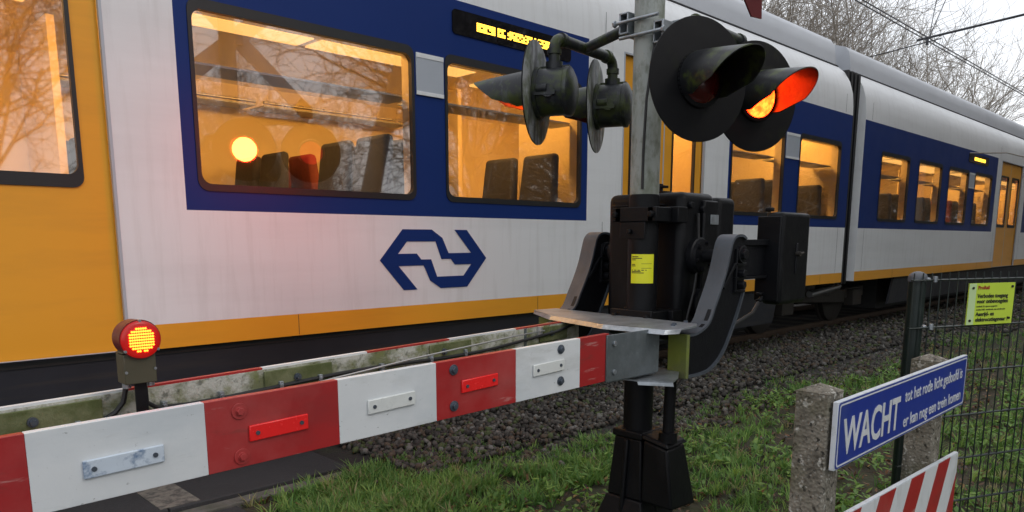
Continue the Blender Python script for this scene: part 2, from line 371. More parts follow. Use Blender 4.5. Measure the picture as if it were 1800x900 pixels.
b.add(vs, [(i * n + k, (i + 1) * n + k, (i + 1) * n + k + 1, i * n + k + 1) for i in range(len(bx) - 1) for k in range(n - 1)])
tag(b.build('ballast_bed', 'ballast_base'), kind='structure')

# road over the crossing
r = MB(); r.box((-9, -60, -.2), (1.56, 3.66, .02))
tag(r.build('road', 'asphalt'), kind='structure')
r = MB(); r.box((-9, 9.0, -.2), (1.56, 60, .02))
tag(r.build('road', 'asphalt'), kind='structure')
cs = thing('crossing_deck', None, None, (0, 3.7, 0), kind='structure')
r = MB()
for k in range(-8, 2):
    x0 = -9 + (k + 8) * 1.14; x1 = x0 + 1.132
    for (y0, y1) in ((3.76, 4.72), (4.93, 6.15), (6.36, 7.3)):
        r.box((x0, y0, -.1), (min(x1, 2.30), y1, .055))
r.build('deck_panel', 'asphalt', cs, bevel=.006)
r = MB(); r.box((-9, 3.665, -.1), (2.28, 3.755, .035)); r.build('deck_edge', 'concrete_edge', cs, bevel=.008)
r = MB(); r.box((1.22, 3.78, .055), (1.42, 4.70, .059)); r.box((1.20, 0, .02), (1.34, 3.6, .024)); r.split('painted_line', 'road_paint', cs)

# track
tr = thing('railway_track', 'straight railway track with rusty rails under the train', 'railway track', (0, 5.54, 0), kind='structure')
for y in (4.82, 6.255):
    r = MB(); prof = [(-.07, .03), (.07, .03), (.07, .045), (.012, .06), (.012, .14), (.036, .15), (.036, .178), (-.036, .178), (-.036, .15), (-.012, .14), (-.012, .06), (-.07, .045)]
    nn = len(prof); vs = [(-60, y + a, z - .03) for a, z in prof] + [(260, y + a, z - .03) for a, z in prof]
    r.add(vs, [(i, (i + 1) % nn, nn + (i + 1) % nn, nn + i) for i in range(nn)] + [tuple(range(nn - 1, -1, -1)), tuple(range(nn, 2 * nn))])
    r.build('rail', 'rail_steel', tr)
for k in range(90):
    x = 2.75 + .6 * k
    r = MB(); r.box((x, 4.22, -.06), (x + .25, 6.85, .058)); r.build('sleeper', 'sleeper', tr, bevel=.01)

# loose ballast stones
def icosa():
    p = (1 + 5 ** .5) / 2
    v = np.array([(-1, p, 0), (1, p, 0), (-1, -p, 0), (1, -p, 0), (0, -1, p), (0, 1, p), (0, -1, -p), (0, 1, -p), (p, 0, -1), (p, 0, 1), (-p, 0, -1), (-p, 0, 1)], float)
    v /= np.linalg.norm(v[0])
    f = np.array([(0, 11, 5), (0, 5, 1), (0, 1, 7), (0, 7, 10), (0, 10, 11), (1, 5, 9), (5, 11, 4), (11, 10, 2), (10, 7, 6), (7, 1, 8), (3, 9, 4), (3, 4, 2), (3, 2, 6), (3, 6, 8), (3, 8, 9), (4, 9, 5), (2, 4, 11), (6, 2, 10), (8, 6, 7), (9, 8, 1)])
    return v, f
def rand_rot(n):
    q = RNG.normal(size=(n, 4)); q /= np.linalg.norm(q, axis=1)[:, None]; w_, x, y, z = q.T
    return np.stack([np.stack([1 - 2 * (y * y + z * z), 2 * (x * y - z * w_), 2 * (x * z + y * w_)], 1),
                     np.stack([2 * (x * y + z * w_), 1 - 2 * (x * x + z * z), 2 * (y * z - x * w_)], 1),
                     np.stack([2 * (x * z - y * w_), 2 * (y * z + x * w_), 1 - 2 * (x * x + y * y)], 1)], 1)
def edge_y(x): return 2.95 + .22 * np.sin(x * 1.3) + .13 * np.sin(x * 3.7 + 1) + np.maximum(0, 4.3 - x) * .42
def sp(n, x0, x1, y0, y1): return RNG.uniform(x0, x1, n), RNG.uniform(y0, y1, n)
xs = []; ys = []; ss = []
for n_, x0, x1, s0 in ((6200, 2.5, 5.5, .026), (6200, 5.5, 10, .029), (5400, 10, 18, .036), (2600, 18, 34, .055)):
    x, y = sp(n_, x0, x1, 2.7, 4.75); k = y > edge_y(x) - .1 - .25 * RNG.random(n_) ** 2
    xs.append(x[k]); ys.append(y[k]); ss.append(RNG.uniform(.6, 1.35, k.sum()) * s0)
x, y = sp(500, 2.2, 9, 1.8, 3.4); xs.append(x); ys.append(y); ss.append(RNG.uniform(.008, .02, 500))
x = np.concatenate(xs); y = np.concatenate(ys); sc = np.concatenate(ss); n_ = len(x)
iv, iff = icosa()
V = iv[None] * RNG.uniform(.62, 1.12, (n_, 12, 1)) * (sc[:, None, None] * np.stack([np.ones(n_), RNG.uniform(.6, 1, n_), RNG.uniform(.45, .8, n_)], 1)[:, None])
V = np.einsum('nij,nkj->nki', rand_rot(n_), V)
V += np.stack([x, y, np.where(y > 3.3, .05, .012) + RNG.uniform(-.2, .75, n_) * sc], 1)[:, None]
FF = (iff[None] + (np.arange(n_) * 12)[:, None, None]).reshape(-1, 3)
for i, c in enumerate(((.074, .067, .058), (.036, .032, .028), (.15, .143, .13), (.078, .056, .038), (.060, .078, .028))):
    M[f'stone{i}'] = pm(f'stone_{i}', c, .85, var=.25, vs=40, bump=.3, bs=80)
mi = np.repeat(RNG.choice(5, n_, p=[.34, .28, .08, .18, .12]), 20)
tag(fast_mesh('ballast_stones', V.reshape(-1, 3), FF, [f'stone{i}' for i in range(5)], mi), 'dark angular ballast stones beside the railway track', 'ballast', kind='stuff')

# grass, weeds, fallen leaves
def leaf_mat(name, c, trans=.35):
    m, n, p = new_mat(name)
    z = noise(n, 3, 3); cc = mix(n, z, tuple(v * .7 for v in c), tuple(v * 1.3 for v in c)); n.links.new(cc, p.inputs['Base Color'])
    p.inputs['Roughness'].default_value = .55; p.inputs['Transmission Weight'].default_value = 0
    p.inputs['Subsurface Weight'].default_value = 0
    t = n.nodes.new('ShaderNodeBsdfTranslucent'); n.links.new(cc, t.inputs[0]); mxs = n.nodes.new('ShaderNodeMixShader'); mxs.inputs[0].default_value = trans
    n.links.new(p.outputs[0], mxs.inputs[1]); n.links.new(t.outputs[0], mxs.inputs[2]); n.links.new(mxs.outputs[0], n.nodes['Material Output'].inputs[0])
    return m
for i, c in enumerate(((.18, .33, .08), (.11, .25, .055), (.27, .42, .10), (.38, .35, .17))): M[f'grass{i}'] = leaf_mat(f'grass_{i}', c, .42)
for i, c in enumerate(((.20, .34, .07), (.11, .23, .045))): M[f'weed{i}'] = leaf_mat(f'weed_{i}', c)
for i, c in enumerate(((.16, .075, .03), (.09, .045, .022), (.30, .20, .07), (.05, .03, .02))): M[f'dead{i}'] = leaf_mat(f'dead_leaf_{i}', c, .15)
def dens(x, y):
    x = x + .15 * np.sin(y * 9); y = y + .12 * np.sin(x * 8)
    return .5 + .18 * np.sin(x * 13 + 3 * np.sin(y * 7)) * np.sin(y * 15 + 2 * np.sin(x * 5)) + .25 * np.sin(x * 2.3 + 1.7 * np.sin(y * 1.9)) + .25 * np.sin(y * 3.1 - x * 1.1 + 2 * np.sin(x * .9)) + .2 * np.sin(7 * x + 5 * y) * np.sin(6 * y - 3 * x)
def in_deck(x, y): return ((x < 2.31) & (y > 3.70)) | (x < 1.58)
# tufts: clumps of blades bending outward
def blades(nt_, x0, x1, y0, y1, per, h0, wd, keep):
    cx, cy = sp(nt_, x0, x1, y0, y1); k = keep(cx, cy) & ~in_deck(cx, cy); cx = cx[k]; cy = cy[k]; m = len(cx)
    th = RNG.uniform(.4, 1.45, m)
    cx = np.repeat(cx, per); cy = np.repeat(cy, per); th = np.repeat(th, per); n = len(cx)
    a = RNG.uniform(0, 2 * np.pi, n); rr = RNG.random(n) * .035
    bx_ = cx + np.cos(a) * rr; by_ = cy + np.sin(a) * rr
    a2 = a + RNG.normal(0, .5, n); h = h0 * th * RNG.uniform(.5, 1.2, n); lean = RNG.uniform(.2, 1.1, n) * h
    wv = wd * RNG.uniform(.6, 1.3, n); px_, py_ = -np.sin(a2), np.cos(a2)
    P = []
    for t, ww in ((0, 1), (.5, .85), (1, .0)):
        X = bx_ + np.cos(a2) * lean * t ** 1.8; Y = by_ + np.sin(a2) * lean * t ** 1.8; Z = h * (t - .25 * t * t * (lean / h))
        for sgn in ((-1, 1) if ww > 0 else (0,)):
            P.append(np.stack([X + sgn * px_ * wv * ww, Y + sgn * py_ * wv * ww, Z], 1))
    V = np.stack(P, 1)    # n,5,3
    f = np.array([(0, 1, 3), (0, 3, 2), (2, 3, 4)])
    return V.reshape(-1, 3), (f[None] + (np.arange(n) * 5)[:, None, None]).reshape(-1, 3), np.repeat(np.repeat(RNG.choice(4, m, p=[.42, .3, .2, .08]), per), 3)
parts = []
k1 = lambda x, y: (RNG.random(len(x)) < np.clip(dens(x, y) * 1.5 * 1 - .42, .04, 1)) & (y < edge_y(x) + .12)
parts.append(blades(5400, 1.6, 5.2, .3, 4.2, 10, .066, .0040, k1))
parts.append(blades(2100, 1.6, 4.2, 2.6, 3.75, 13, .078, .0042, lambda x, y: (dens(x * 1.6, y * 1.8) > .38) & (y < edge_y(x) + .25)))
parts.append(blades(5500, 5.2, 14, .0, 3.3, 8, .09, .004, k1))
parts.append(blades(800, 1.7, 3.2, 2.9, 3.68, 11, .07, .0040, lambda x, y: (dens(x * 1.7 + 2, y * 1.5) > .22) & (y < 3.68)))
parts.append(blades(2600, 2.6, 20, 2.9, 4.55, 9, .05, .0036, lambda x, y: RNG.random(len(x)) < np.clip(dens(x * .8, y) * 1.6 - .75, .02, 1)))
parts.append(blades(1500, 14, 60, -3, 3.4, 8, .12, .009, lambda x, y: RNG.random(len(x)) < .7))
parts.append(blades(1200, 5, 30, -4, 1.5, 8, .10, .006, lambda x, y: RNG.random(len(x)) < .7))
o = 0; VV = []; FV = []; MV = []
for v, f, m_ in parts: VV.append(v); FV.append(f + o); MV.append(m_); o += len(v)
tag(fast_mesh('grass', np.concatenate(VV), np.concatenate(FV), [f'grass{i}' for i in range(4)], np.concatenate(MV)), 'short green grass tufts on the verge beside the barrier', 'grass', kind='stuff')
def leaves(n, x, y, z, size, elong, tilt, curl, pal, name, label, cat, probs=None):
    a = RNG.uniform(0, 2 * np.pi, n); t = RNG.normal(0, tilt, n); s_ = size * RNG.uniform(.5, 1.3, n)
    pts = np.array([(-1, 0, 0), (-.45, .42, 0), (.25, .46, 0), (1, 0, 0), (.25, -.46, 0), (-.45, -.42, 0)], float)
    pts[:, 1] /= elong; zc = curl * (pts[:, 0] ** 2) ; P = np.repeat(pts[None], n, 0); P[:, :, 2] = -zc[None] * RNG.uniform(-1, 1, (n, 1)) + .25 * np.abs(pts[:, 1])[None]
    P *= s_[:, None, None]
    ct, st = np.cos(t), np.sin(t); X = P[:, :, 0] * ct[:, None] - P[:, :, 2] * st[:, None]; Z = P[:, :, 0] * st[:, None] + P[:, :, 2] * ct[:, None]; Y = P[:, :, 1]
    ca, sa = np.cos(a)[:, None], np.sin(a)[:, None]
    V = np.stack([X * ca - Y * sa + x[:, None], X * sa + Y * ca + y[:, None], Z + z[:, None]], 2)
    f = np.array([(0, 1, 2, 3), (0, 3, 4, 5)]); FF_ = (f[None] + (np.arange(n) * 6)[:, None, None]).reshape(-1, 4)
    mi_ = np.repeat(RNG.choice(len(pal), n, p=probs), 2)
    return tag(fast_mesh(name, V.reshape(-1, 3), FF_, pal, mi_), label, cat, kind='stuff')
n_ = 9000; cx, cy = sp(1000, 1.7, 9, .2, 3.0); kk = (dens(cx * 1.3 + 4, cy * 1.2) > .42) & (cy < edge_y(cx)); cx = cx[kk]; cy = cy[kk]
j = RNG.integers(0, len(cx), n_); x = cx[j] + RNG.normal(0, .035, n_); y = cy[j] + RNG.normal(0, .035, n_); k = ~in_deck(x, y); x = x[k]; y = y[k]
leaves(len(x), x, y, RNG.uniform(.015, .08, len(x)), .026, 1.2, .5, .2, ['weed0', 'weed1'], 'weeds', 'broad leaved green weeds growing between the grass', 'weeds')
n_ = 9000; x, y = sp(n_, 1.5, 11, .1, 4.3); k = (RNG.random(n_) < np.clip(1.1 - dens(x, y), .1, 1) * np.where(y < edge_y(x), 1.3, .3)) & ~in_deck(x, y); x = x[k]; y = y[k]
leaves(len(x), x, y, RNG.uniform(.01, .035, len(x)), .022, 1.15, .5, .5, [f'dead{i}' for i in range(4)], 'fallen_leaves', 'brown and yellow fallen leaves lying in the verge', 'fallen leaves', [.35, .3, .08, .27])

# ------------------------------------------------------------------ train
YS = 4.10; YF = 6.98
train = thing('train', 'white, blue and yellow passenger train with lit windows passing the crossing', 'train', (10.48, 5.54, 0))
CARS = [(-13.0, 10.28), (10.72, 34.0)]
DOORS = [(-.12, 1.24), (5.36, 6.70), (17.95, 19.75), (27.0, 28.4), (-9.0, -7.6)]
WINS = [(1.66, 3.10), (3.38, 4.80), (7.22, 8.40), (8.80, 9.98), (11.40, 12.57), (13.0, 14.16), (14.55, 15.70), (16.14, 17.30),
        (20.5, 21.7), (22.1, 23.3), (23.7, 24.9), (25.2, 26.3), (29.0, 30.3), (30.8, 32.1), (-2.0, -.75), (-3.8, -2.4), (-5.6, -4.2), (-7.1, -6.0)]
WZ0, WZ1 = 1.69, 2.60
DZ0, DZ1 = .83, 2.98
BLUE = [(1.58, 4.89), (7.17, 10.28), (10.72, 17.62), (20.1, 26.7), (-7.3, -.5), (28.7, 34.0)]
def wall(y, mat_of, name, mats, xr, zb, holes, parent, extra_x=()):
    m = MB()
    X = sorted(set([xr[0], xr[1]] + [v for h in holes for v in h[:2] if xr[0] < v < xr[1]] + [v for v in extra_x if xr[0] < v < xr[1]]))
    Z = sorted(set(list(zb) + [v for h in holes for v in h[2:]])); Z = [z for z in Z if zb[0] <= z <= zb[-1]]
    for i in range(len(X) - 1):
        for k in range(len(Z) - 1):
            xm = (X[i] + X[i + 1]) / 2; zm = (Z[k] + Z[k + 1]) / 2
            if any(h[0] < xm < h[1] and h[2] < zm < h[3] for h in holes): continue
            m.add([(X[i], y, Z[k]), (X[i + 1], y, Z[k]), (X[i + 1], y, Z[k + 1]), (X[i], y, Z[k + 1])], [(0, 1, 2, 3)], mat_of(xm, zm))
    return m
def livery(x, z):
    if z < .955: return 2
    if z > 1.556 and z < 3.005 and any(a < x < b for a, b in BLUE): return 1
    return 0
roofprof = [(0, 3.005), (.004, 3.12), (.02, 3.28), (.07, 3.44), (.15, 3.57), (.25, 3.655)]
roof2 = [(.262, 3.67), (.275, 3.80), (.30, 3.93), (.35, 4.0), (.5, 4.05), (.9, 4.08), (1.44, 4.09)]
for ci, (c0, c1) in enumerate(CARS):
    hs = [(a, b_, WZ0, WZ1) for a, b_ in WINS if c0 < a < c1] + [(a, b_, DZ0 - .2, DZ1) for a, b_ in DOORS if c0 < a < c1]
    ex = [v for p in BLUE for v in p]
    m = wall(YS, livery, 'w', None, (c0, c1), [.825, .955, 1.556, 3.005], hs, train, ex)
    # far side
    m2 = wall(YF, livery, 'w', None, (c0, c1), [.825, .955, 1.556, 3.005], hs, train, ex)
    m.add(m2.v, [tuple(reversed(f)) for f in m2.f]); m.m[-len(m2.f):] = m2.m
    # ends
    for xx in (c0, c1):
        m.add([(xx, YS, .825), (xx, YF, .825), (xx, YF, 3.005), (xx, YS, 3.005)], [(0, 1, 2, 3)], 0)
    body = m.build('car_body', ['train_white', 'train_blue', 'train_yellow'], train)
    r = MB(); prof = [(YS + a, z) for a, z in roofprof] + [(YF - a, z) for a, z in reversed(roofprof)]
    vs = [(c0, y, z) for y, z in prof] + [(c1, y, z) for y, z in prof]; nn = len(prof)
    r.add(vs, [(i, nn + i, nn + i + 1, i + 1) for i in range(nn - 1)] + [tuple(range(nn)), tuple(range(2 * nn - 1, nn - 1, -1))])
    rf = r.build('roof', 'train_white', train)
    r = MB(); prof = [(YS + a, z) for a, z in roof2] + [(YF - a, z) for a, z in reversed(roof2[:-1])]
    prof = [(YS + .25, 3.60)] + prof + [(YF - .25, 3.60)]
    vs = [(c0 + .02, y, z) for y, z in prof] + [(c1 - .02, y, z) for y, z in prof]; nn = len(prof)
    r.add(vs, [(i, nn + i, nn + i + 1, i + 1) for i in range(nn - 1)] + [tuple(range(nn)), tuple(range(2 * nn - 1, nn - 1, -1))])
    r.build('roof_fairing', 'roof_grey', rf)
    r = MB(); r.box((c0, YS + .235, 3.652), (c1, YS + .272, 3.664)); r.build('roof_seam', 'seam', rf)
    # interior
    r = MB(); r.box((c0 + .1, YS + .16, .93), (c1 - .1, YF - .16, .96)); r.build('cabin_floor', 'floor_in', train)
    r = MB()
    prof = [(YS + .10, 2.62), (YS + .12, 2.80), (YS + .30, 2.90), (YS + .9, 2.97), (YF - .9, 2.97), (YF - .30, 2.90), (YF - .12, 2.80), (YF - .10, 2.62)]
    vs = [(c0 + .1, y, z) for y, z in prof] + [(c1 - .1, y, z) for y, z in prof]; nn = len(prof)
    r.add(vs, [(i, nn + i, nn + i + 1, i + 1) for i in range(nn - 1)]); cl = r.build('cabin_ceiling', 'ceil', train)
    r = MB()
    for (a, b_) in WINS + DOORS:
        if c0 < a < c1:
            r.box((a - .2, 4.70, 2.84), (b_ + .2, 4.95, 2.93))
    r.split('cabin_light', 'interior_light', cl)
    r = MB()
    for (a, b_) in WINS: 
        if c0 < a < c1: r.box((a - .1, 5.50, 2.955), (b_ + .1, 5.78, 2.966))
    for (a, b_) in DOORS:
        if c0 < a < c1: r.box((a - .1, 5.15, 2.950), (b_ + .1, 6.0, 2.966))
    r.split('ceiling_panel', 'panel_light', cl)
    hi = [(h[0] + (0 if h[3] < 2.8 else 0), h[1], h[2] if h[3] < 2.8 else .96, h[3] - (0 if h[3] < 2.8 else .05)) for h in hs]
    m = wall(YS + .12, lambda x, z: 0, 'w', None, (c0 + .1, c1 - .1), [.96, 2.9], hi, train)
    m3 = wall(YF - .12, lambda x, z: 0, 'w', None, (c0 + .1, c1 - .1), [.96, 2.9], [h for h in hi if h[3] < 2.8 and h[0] > 9], train)  # far lining kept solid over the left windows to block daylight
    m.add(m3.v, m3.f)
    for h in hi:   # reveals
        ys_ = YS + (.005 if h[3] < 2.8 else .065)
        for xx in (h[0], h[1]): m.add([(xx, ys_, h[2]), (xx, YS + .12, h[2]), (xx, YS + .12, h[3]), (xx, ys_, h[3])], [(0, 1, 2, 3)])
        for zz in (h[2], h[3]): m.add([(h[0], ys_, zz), (h[1], ys_, zz), (h[1], YS + .12, zz), (h[0], YS + .12, zz)], [(0, 1, 2, 3)])
    m.build('cabin_lining', 'cream', train)
    r = MB()      # partitions beside the doors, end walls
    for (a, b_) in DOORS:
        if c0 < a < c1:
            for xx in (a - .28, b_ + .22): r.box((xx, YS + .14, .96), (xx + .05, YS + 1.0, 2.5)); r.box((xx, YF - 1.0, .96), (xx + .05, YF - .14, 2.9))
    for xx in (c0 + .12, c1 - .17): r.box((xx, YS + .13, .96), (xx + .05, YF - .13, 2.93))
    r.split('partition', 'cream', train)
    r = MB()      # luggage rack along the window side
    for (a, b_) in WINS:
        if c0 < a < c1:
            for yy, s_, dz_ in ((YS + .42, 1, -.08), (YF - .42, -1, .16)):
                r.cyl((a - .1, yy, 2.46 + dz_), (b_ + .1, yy, 2.46 + dz_), .014, n=10)
                r.box((a - .1, min(yy, yy - .28 * s_), 2.425 + dz_), (b_ + .1, max(yy, yy - .28 * s_), 2.437 + dz_), 1)
    r.split('luggage_rack', ['alu', 'train_grey'], train)
    # skirts and underframe
    r = MB()
    segs = [(c0, 8.55)] if ci == 0 else [(12.4, c1)]
    for a, b_ in segs:
        r.hull8([(a, YS + .10, .40), (b_, YS + .10, .40), (b_, YS + .13, .40), (a, YS + .13, .40)], [(a, YS + .035, .822), (b_, YS + .035, .822), (b_, YS + .07, .822), (a, YS + .07, .822)])
        r.hull8([(a, YF - .13, .40), (b_, YF - .13, .40), (b_, YF - .10, .40), (a, YF - .10, .40)], [(a, YF - .07, .822), (b_, YF - .07, .822), (b_, YF - .035, .822), (a, YF - .035, .822)])
    sk = r.build('skirt', 'skirt', train)
    r = MB(); a, b_ = segs[0]
    x = a
    while x < b_ - .5: r.box((x, YS + .032, .79), (min(x + 1.9, b_) - .015, YS + .05, .818)); x += 1.9
    r.build('skirt_lip', 'under', sk)
    r = MB(); r.box((c0, YS + .3, .78), (c1, YF - .3, .925)); r.box((segs[0][0] + .2, YS + .35, .30), (segs[0][1] - .2, YF - .35, .78)); r.build('underframe', 'under', train)
# windows
for i, (a, b_) in enumerate(WINS):
    r = MB(); r.ring(rrect(a - .010, b_ + .010, WZ0 - .030, WZ1 + .045, .06), rrect(a + .012, b_ - .012, WZ0 + .008, WZ1 - .01, .055), YS - .006, YS + .03)
    wn = r.build('window', 'rubber', train)
    r = MB(); r.add([(a, YS + .012, WZ0), (b_, YS + .012, WZ0), (b_, YS + .012, WZ1), (a, YS + .012, WZ1)], [(0, 1, 2, 3)]); r.build('pane', 'glass', wn)
    if True:
        r = MB(); r.ring(rrect(a - .010, b_ + .010, WZ0 - .030, WZ1 + .045, .06), rrect(a + .012, b_ - .012, WZ0 + .008, WZ1 - .01, .055), YF - .03, YF + .006)
        r.add([(a, YF - .012, WZ0), (b_, YF - .012, WZ0), (b_, YF - .012, WZ1), (a, YF - .012, WZ1)], [(0, 1, 2, 3)], 1)
        r.build('far_window', ['rubber', 'far_glass'], train)
# doors
for (a, b_) in DOORS:
    mid = (a + b_) / 2
    for x0, x1 in ((a + .012, mid - .008), (mid + .008, b_ - .012)):
        gx0, gx1 = x0 + .13, x1 - .13
        m = wall(YS + .03, lambda x, z: 0, 'd', None, (x0, x1), [DZ0, DZ1 - .01], [(gx0, gx1, 1.70, 2.68)], train)
        ml = wall(YS + .06, lambda x, z: 0, 'd', None, (x0, x1), [DZ0, DZ1 - .01], [(gx0, gx1, 1.70, 2.68)], train); m.add(ml.v, ml.f)
        d = m.build('door', 'train_yellow', train)
        r = MB(); r.ring(rrect(gx0 - .008, gx1 + .008, 1.650, 2.70, .05), rrect(gx0 + .012, gx1 - .012, 1.712, 2.668, .05), YS + .022, YS + .05); r.build('window_rubber', 'rubber', d)
        r = MB(); r.add([(gx0, YS + .035, 1.70), (gx1, YS + .035, 1.70), (gx1, YS + .035, 2.68), (gx0, YS + .035, 2.68)], [(0, 1, 2, 3)]); r.build('door_pane', 'glass', d)
    r = MB(); r.box((mid - .008, YS + .028, DZ0), (mid + .008, YS + .045, DZ1 - .01)); r.ring([(a - .002, DZ0 + .001), (b_ + .002, DZ0 + .001), (b_ + .002, DZ1 + .004), (a - .002, DZ1 + .004)], [(a + .012, DZ0 + .003), (b_ - .012, DZ0 + .003), (b_ - .012, DZ1 - .01), (a + .012, DZ1 - .01)], YS - .004, YS + .02)
    r.build('door_seal', 'train_grey', train)
    r = MB(); r.box((a, YF - .05, DZ0), (b_, YF - .03, DZ1)); r.build('far_door', 'train_yellow', train)
# seats
def seat(x, y, back):
    m = MB(); s_ = 1 if back else -1
    m.box((x - .22, y, 1.35), (x + .22, y + .95, 1.46))
    bx0 = x + s_ * .20
    for y0 in (y, y + .49):
        m.hull8([(bx0 - .05, y0, 1.40), (bx0 + .05, y0, 1.40), (bx0 + .05, y0 + .46, 1.40), (bx0 - .05, y0 + .46, 1.40)],
                [(bx0 - .04 + s_ * .07, y0 + .04, 2.12), (bx0 + .04 + s_ * .07, y0 + .04, 2.12), (bx0 + .04 + s_ * .07, y0 + .42, 2.12), (bx0 - .04 + s_ * .07, y0 + .42, 2.12)])
    m.box((x - .1, y + .2, .96), (x + .1, y + .7, 1.35))
    m.build('seat', 'seat' if RNG.random() < .93 else 'seat_red', train, bevel=.035, seg=3)
for (a, b_) in WINS[:10]:
    for yy in (YS + .2, YF - 1.2):
        seat(a + .22, yy, False); seat(a + (b_ - a) * .8, yy, True)
# plates between windows, displays, logo
def grey_plate(x0, x1, z0, z1):
    m = MB(); m.box((x0, YS - .009, z0), (x1, YS - .001, z1)); m.box((x0, YS - .012, z1 - .03), (x1, YS - .009, z1), 1); m.box((x0, YS - .012, z0), (x1, YS - .009, z0 + .025), 1)
    m.build('grey_panel', ['train_grey', 'train_white'], train, bevel=.004)
grey_plate(3.125, 3.355, 2.345, 2.61); grey_plate(8.43, 8.77, 2.33, 2.62); grey_plate(15.75, 16.08, 2.33, 2.61)
def led_display(x0, x1, z0, z1, lx0, lx1):
    m = MB(); m.prism(rrect(x0, x1, z0, z1, .03), YS - .008, YS - .001); d = m.build('destination_display', 'glass_black', train)
    m = MB(); x = lx0; random.seed(4)
    while x < lx1:
        if random.random() < .93:
            zz = (z0 + z1) / 2
            for q in range(5):
                if random.random() < .86: m.box((x, YS - .011, zz - .03 + q * .012), (x + .016, YS - .008, zz - .03 + q * .012 + .009))
        x += .02
    m.build('led_text', 'led_amber', d)
led_display(3.44, 4.66, 2.785, 2.945, 3.66, 4.46); led_display(15.6, 16.9, 2.79, 2.95, 15.95, 16.65); led_display(22, 23.2, 2.79, 2.95, 22.3, 23.0)
# operator emblem: two interlocking arrows in blue bands
ex0, ex1, ez0, ez1 = 2.80, 3.74, 1.062, 1.468
def E_(u, v): return (ex0 + u * (ex1 - ex0), ez0 + v * (ez1 - ez0))
EC = [0]
def poly(m, pts): EC[0] += 1; m.prism([E_(*p) for p in pts], YS - .0035 - .0002 * EC[0], YS - .001)
m = MB()
for sgn in (0, 1):
    tr_ = (lambda p: p) if not sgn else (lambda p: (1 - p[0], 1 - p[1]))
    for P_ in ([(.20, 1), (.145, .86), (.145, .80), (.52, .80), (.46, 1)],                      # top band
               [(.20, 1), (0, .5), (.115, .5), (.235, .80), (.145, .86)],                     # upper head
               [(0, .5), (.04, .40), (.40, .40), (.32, .60), (.04, .60)],                     # middle band
               [(0, .5), (.20, 0), (.32, 0), (.115, .5)],                                     # lower head
               [(.46, 1), (.55, .5), (.64, .5), (.56, .86)]):
        q = [tr_(p) for p in P_]
        a2 = sum(q[i][0] * q[(i + 1) % len(q)][1] - q[(i + 1) % len(q)][0] * q[i][1] for i in range(len(q)))
        if a2 < 0: q.reverse()
        poly(m, q)
m.build('arrow_emblem', 'train_blue', train, smooth=False)
# panel joints and small fittings on the body side
m = MB()
for x in (5.1, 7.0, 10.05, 10.95, 17.78, 20.0, 26.85, -.32):
    m.box((x, YS - .0012, .96), (x + .004, YS - .0004, 1.55)); m.box((x, YS - .0012, 3.02), (x + .004, YS - .0004, 3.25))
m.split('panel_joint', 'seam', train)
m = MB()
for x in (2.2, 4.3, 8.1, 9.6, 12.2, 14.6, 16.8): m.box((x, YS - .0012, .83), (x + .003, YS - .0004, .954))
m.split('panel_joint', 'seam', train)
# bellows and jacobs bogie
m = MB()
for k in range(7):
    x = 10.29 + k * .062; m.box((x, YS + .10 + (.03 if k % 2 else 0), .78), (x + .05, YF - .10, 3.60))
m.box((10.27, YS + .2, .8), (10.73, YF - .2, 3.55))
m.build('bellows', 'rubber', train, bevel=.01)
bg_ = MB()
for y0 in (YS + .38, YF - .5):
    bg_.beam((8.9, y0 + .06, .62), (9.6, y0 + .06, .66), .14, .16); bg_.beam((9.6, y0 + .06, .66), (11.4, y0 + .06, .56), .14, .20); bg_.beam((11.4, y0 + .06, .60), (12.1, y0 + .06, .62), .14, .16)
bg_.box((10.1, YS + .5, .5), (10.9, YF - .5, .75))
bogie = bg_.build('bogie', 'steel_dark', train, bevel=.015)
for x in (9.35, 11.65):
    for y0, s_ in ((4.79, 1), (6.29, -1)):
        m = MB(); m.lathe((x, y0 - .065 * s_, .545), (0, s_, 0), [(0, .36), (.02, .40), (.09, .40), (.095, .43), (.13, .43)], 40); m.cyl((x, y0 - .16 * s_, .545), (x, y0, .545), .12, n=20)
        m.build('wheel', 'steel_dark', bogie)
    m = MB(); m.cyl((x, 4.8, .545), (x, 6.3, .545), .08, n=16); m.build('axle', 'steel_dark', bogie)
m = MB(); m.cyl((10.0, YS + .3, .66), (10.95, YS + .3, .73), .045, n=16); m.cyl((9.1, YS + .3, .72), (9.75, YS + .3, .72), .03, n=12); m.split('damper', 'steel_light', bogie)
m = MB()
for x in (10.2, 10.75): m.cyl((x, YS + .44, .60), (x, YS + .44, .85), .11, n=20)
for x in (9.35, 11.65): m.box((x - .16, YS + .28, .42), (x + .16, YS + .42, .66))
m.split('suspension', 'steel_dark', bogie, bevel=.01)

# ------------------------------------------------------------------ barrier
PX, PY = 2.811, 2.02
bar = thing('level_crossing_barrier', 'lowered red and white crossing barrier with its black drive box on a grey pole', 'crossing barrier', (PX, PY, 0))
m = MB(); m.lathe((PX, PY, 1.56), (0, 0, 1), [(0, .064), (.0, .065), (1.9, .065), (1.95, .06), (1.96, .02)], 40); m.build('pole', 'pole', bar)
m = MB(); m.lathe((PX, PY, .45), (0, 0, 1), [(0, .068), (1.145, .068), (1.15, .064)], 40); m.build('lower_tube', 'black', bar)
